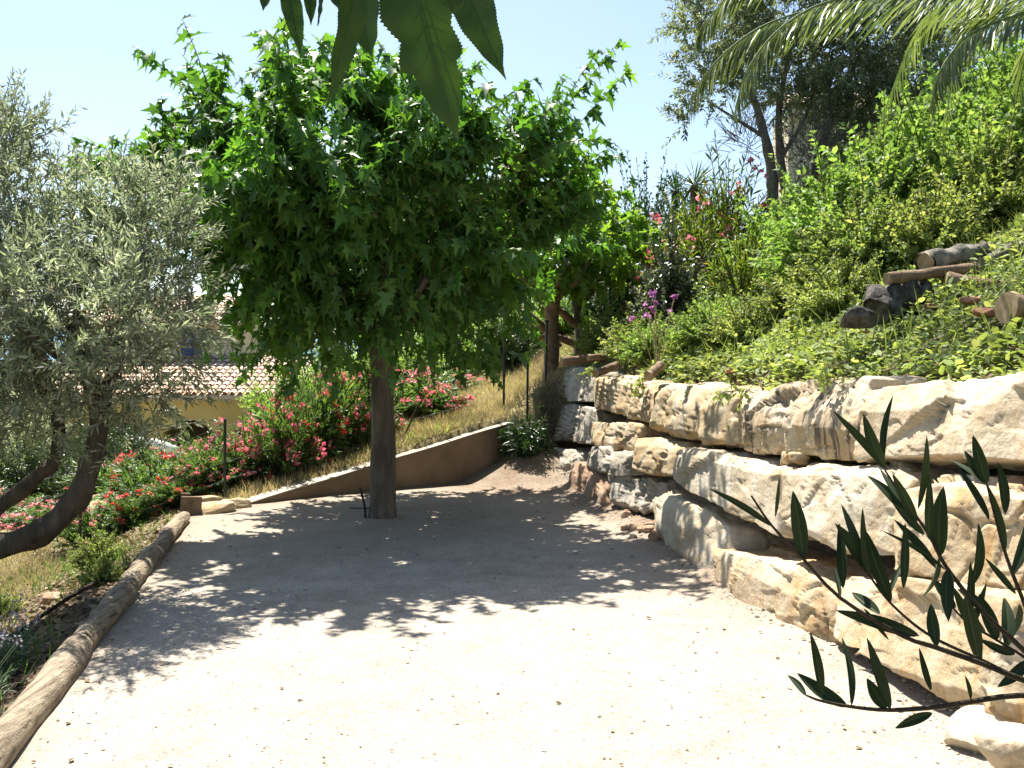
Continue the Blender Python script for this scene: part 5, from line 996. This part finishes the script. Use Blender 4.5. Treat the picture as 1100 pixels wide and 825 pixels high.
LV = [ # base, tip (photo pixels), branch whose depth it takes, half width in pixels
 ((960, 766), (936, 687), 0, 9), ((918, 762), (912, 685), 0, 4.5), ((886, 752), (875, 682), 0, 6), ((914, 763), (861, 725), 0, 8), ((869, 751), (848, 727), 0, 4), ((1006, 769), (966, 787), 0, 6), ((1047, 755), (1040, 728), 0, 4), ((956, 765), (936, 732), 0, 8),
 ((830, 566), (766, 526), 1, 4), ((865, 602), (853, 527), 1, 9), ((834, 556), (836, 511), 1, 3), ((991, 685), (906, 661), 1, 8), ((948, 662), (917, 636), 1, 7), ((905, 645), (899, 608), 1, 3), ((1004, 745), (995, 700), 1, 4), ((1010, 697), (1003, 650), 1, 7), ((930, 655), (960, 690), 1, 4),
 ((955, 506), (895, 442), 2, 5), ((950, 500), (957, 424), 2, 4), ((952, 504), (930, 450), 2, 7), ((980, 560), (935, 508), 2, 6), ((987, 562), (960, 510), 2, 6), ((975, 545), (948, 500), 2, 4), ((988, 548), (994, 466), 2, 5), ((1013, 598), (1015, 525), 2, 10), ((1000, 580), (1000, 513), 2, 5), ((1008, 612), (967, 556), 2, 7), ((995, 575), (962, 540), 2, 5), ((1019, 614), (960, 570), 2, 3), ((973, 634), (974, 562), 2, 5), ((1021, 612), (1024, 668), 2, 8), ((1010, 600), (1003, 650), 2, 6), ((1058, 660), (1035, 632), 2, 9), ((1040, 640), (1058, 720), 2, 9),
 ((932, 614), (908, 540), 3, 6), ((932, 612), (899, 563), 3, 8), ((932, 616), (926, 570), 3, 5), ((960, 648), (932, 571), 3, 8), ((908, 634), (901, 562), 3, 6), ((936, 620), (928, 545), 3, 4), ((955, 645), (972, 600), 3, 3),
 ((1064, 524), (1024, 488), 4, 4), ((1060, 520), (1037, 484), 4, 5), ((1062, 520), (1048, 469), 4, 7), ((1065, 560), (1033, 500), 4, 6), ((1082, 553), (1073, 496), 4, 6), ((1083, 592), (1064, 518), 4, 8), ((1046, 632), (1056, 565), 4, 6), ((1090, 620), (1112, 540), 4, 7), ((1095, 640), (1060, 600), 4, 4), ((1098, 650), (1085, 700), 4, 8),
 ((1075, 690), (1055, 640), 5, 8), ((1062, 682), (1030, 640), 5, 7), ((1040, 668), (1049, 610), 5, 5), ((1085, 698), (1085, 640), 5, 8), ((1095, 705), (1060, 690), 5, 5), ((1050, 672), (1066, 630), 5, 4), ((1108, 712), (1080, 740), 5, 7), ((1030, 655), (1005, 620), 5, 6)]
rg = np.random.default_rng(19); brs = []
base_pts = [ob_ + A((0, 0, -.05)), ob_ + A((.0, .05, .5))]
for k, b in enumerate(BR):
    pts = [G(*p_) for p_ in b]
    if k in (0, 1, 2, 4): pts = [ob_ + A((.02 * k, 0, -.05)), ob_ + A((.02 + .01 * k, .06, .55))] + pts
    pts = spline(pts, 40); mb = MB(); tube(mb, pts, np.linspace(.006 if k in (0, 1, 2, 4) else .0028, .0013, len(pts)), 7, 0, .03, k); brs.append((mb.build('branch', M['dtwig'], oe), b))
for k, (br, b) in enumerate(brs):
    mb = MB(); bx_ = A([q_[0] for q_ in b]); bd = A([q_[2] for q_ in b]); o_ = np.argsort(bx_)
    for (p0_, p1_, kk, wd) in LV:
        if kk != k: continue
        D0 = float(np.interp(p0_[0], bx_[o_], bd[o_])); a, e = G(*p0_, D0), G(*p1_, D0 + rg.uniform(-.05, .05)); Ls = np.linalg.norm(e - a)
        nm = A((rg.uniform(-.7, .7), -1, rg.uniform(-.1, .5)))
        V0 = []; d = (e - a) / Ls; nn = nrm(nm - d * np.dot(nm, d)); x_ = np.cross(d, nn); w_ = wd / F * D0 * .92; tv = np.linspace(0, 1, 17); bow = rg.uniform(-.05, .05); sag = rg.uniform(-.05, .22); cup = rg.uniform(-.3, .3)
        for t in tv:
            wv = w_ * max(0, math.sin(math.pi * min(1, t ** .85))) ** .75
            c_ = a + d * Ls * t + x_ * bow * Ls * math.sin(math.pi * t) - nn * sag * Ls * t * t
            for u in (-1, -.5, -.09, .09, .5, 1): V0.append(c_ + x_ * u * wv + nn * ((.42 * abs(u) + cup * u * u) * wv))
        gf = grid_faces(17, 6); md = np.arange(len(gf)) % 5 == 2; mb.add(V0, gf[~md], 0); mb.add(V0, gf[md], 1)
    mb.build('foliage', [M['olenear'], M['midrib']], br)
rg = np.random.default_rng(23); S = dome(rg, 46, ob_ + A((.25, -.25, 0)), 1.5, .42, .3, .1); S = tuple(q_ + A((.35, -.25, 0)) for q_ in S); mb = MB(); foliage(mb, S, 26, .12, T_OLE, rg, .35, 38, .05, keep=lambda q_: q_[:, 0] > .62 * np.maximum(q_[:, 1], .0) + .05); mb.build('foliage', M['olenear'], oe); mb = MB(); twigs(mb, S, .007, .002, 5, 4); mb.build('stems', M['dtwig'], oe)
# anything unplaced stays out of the scene
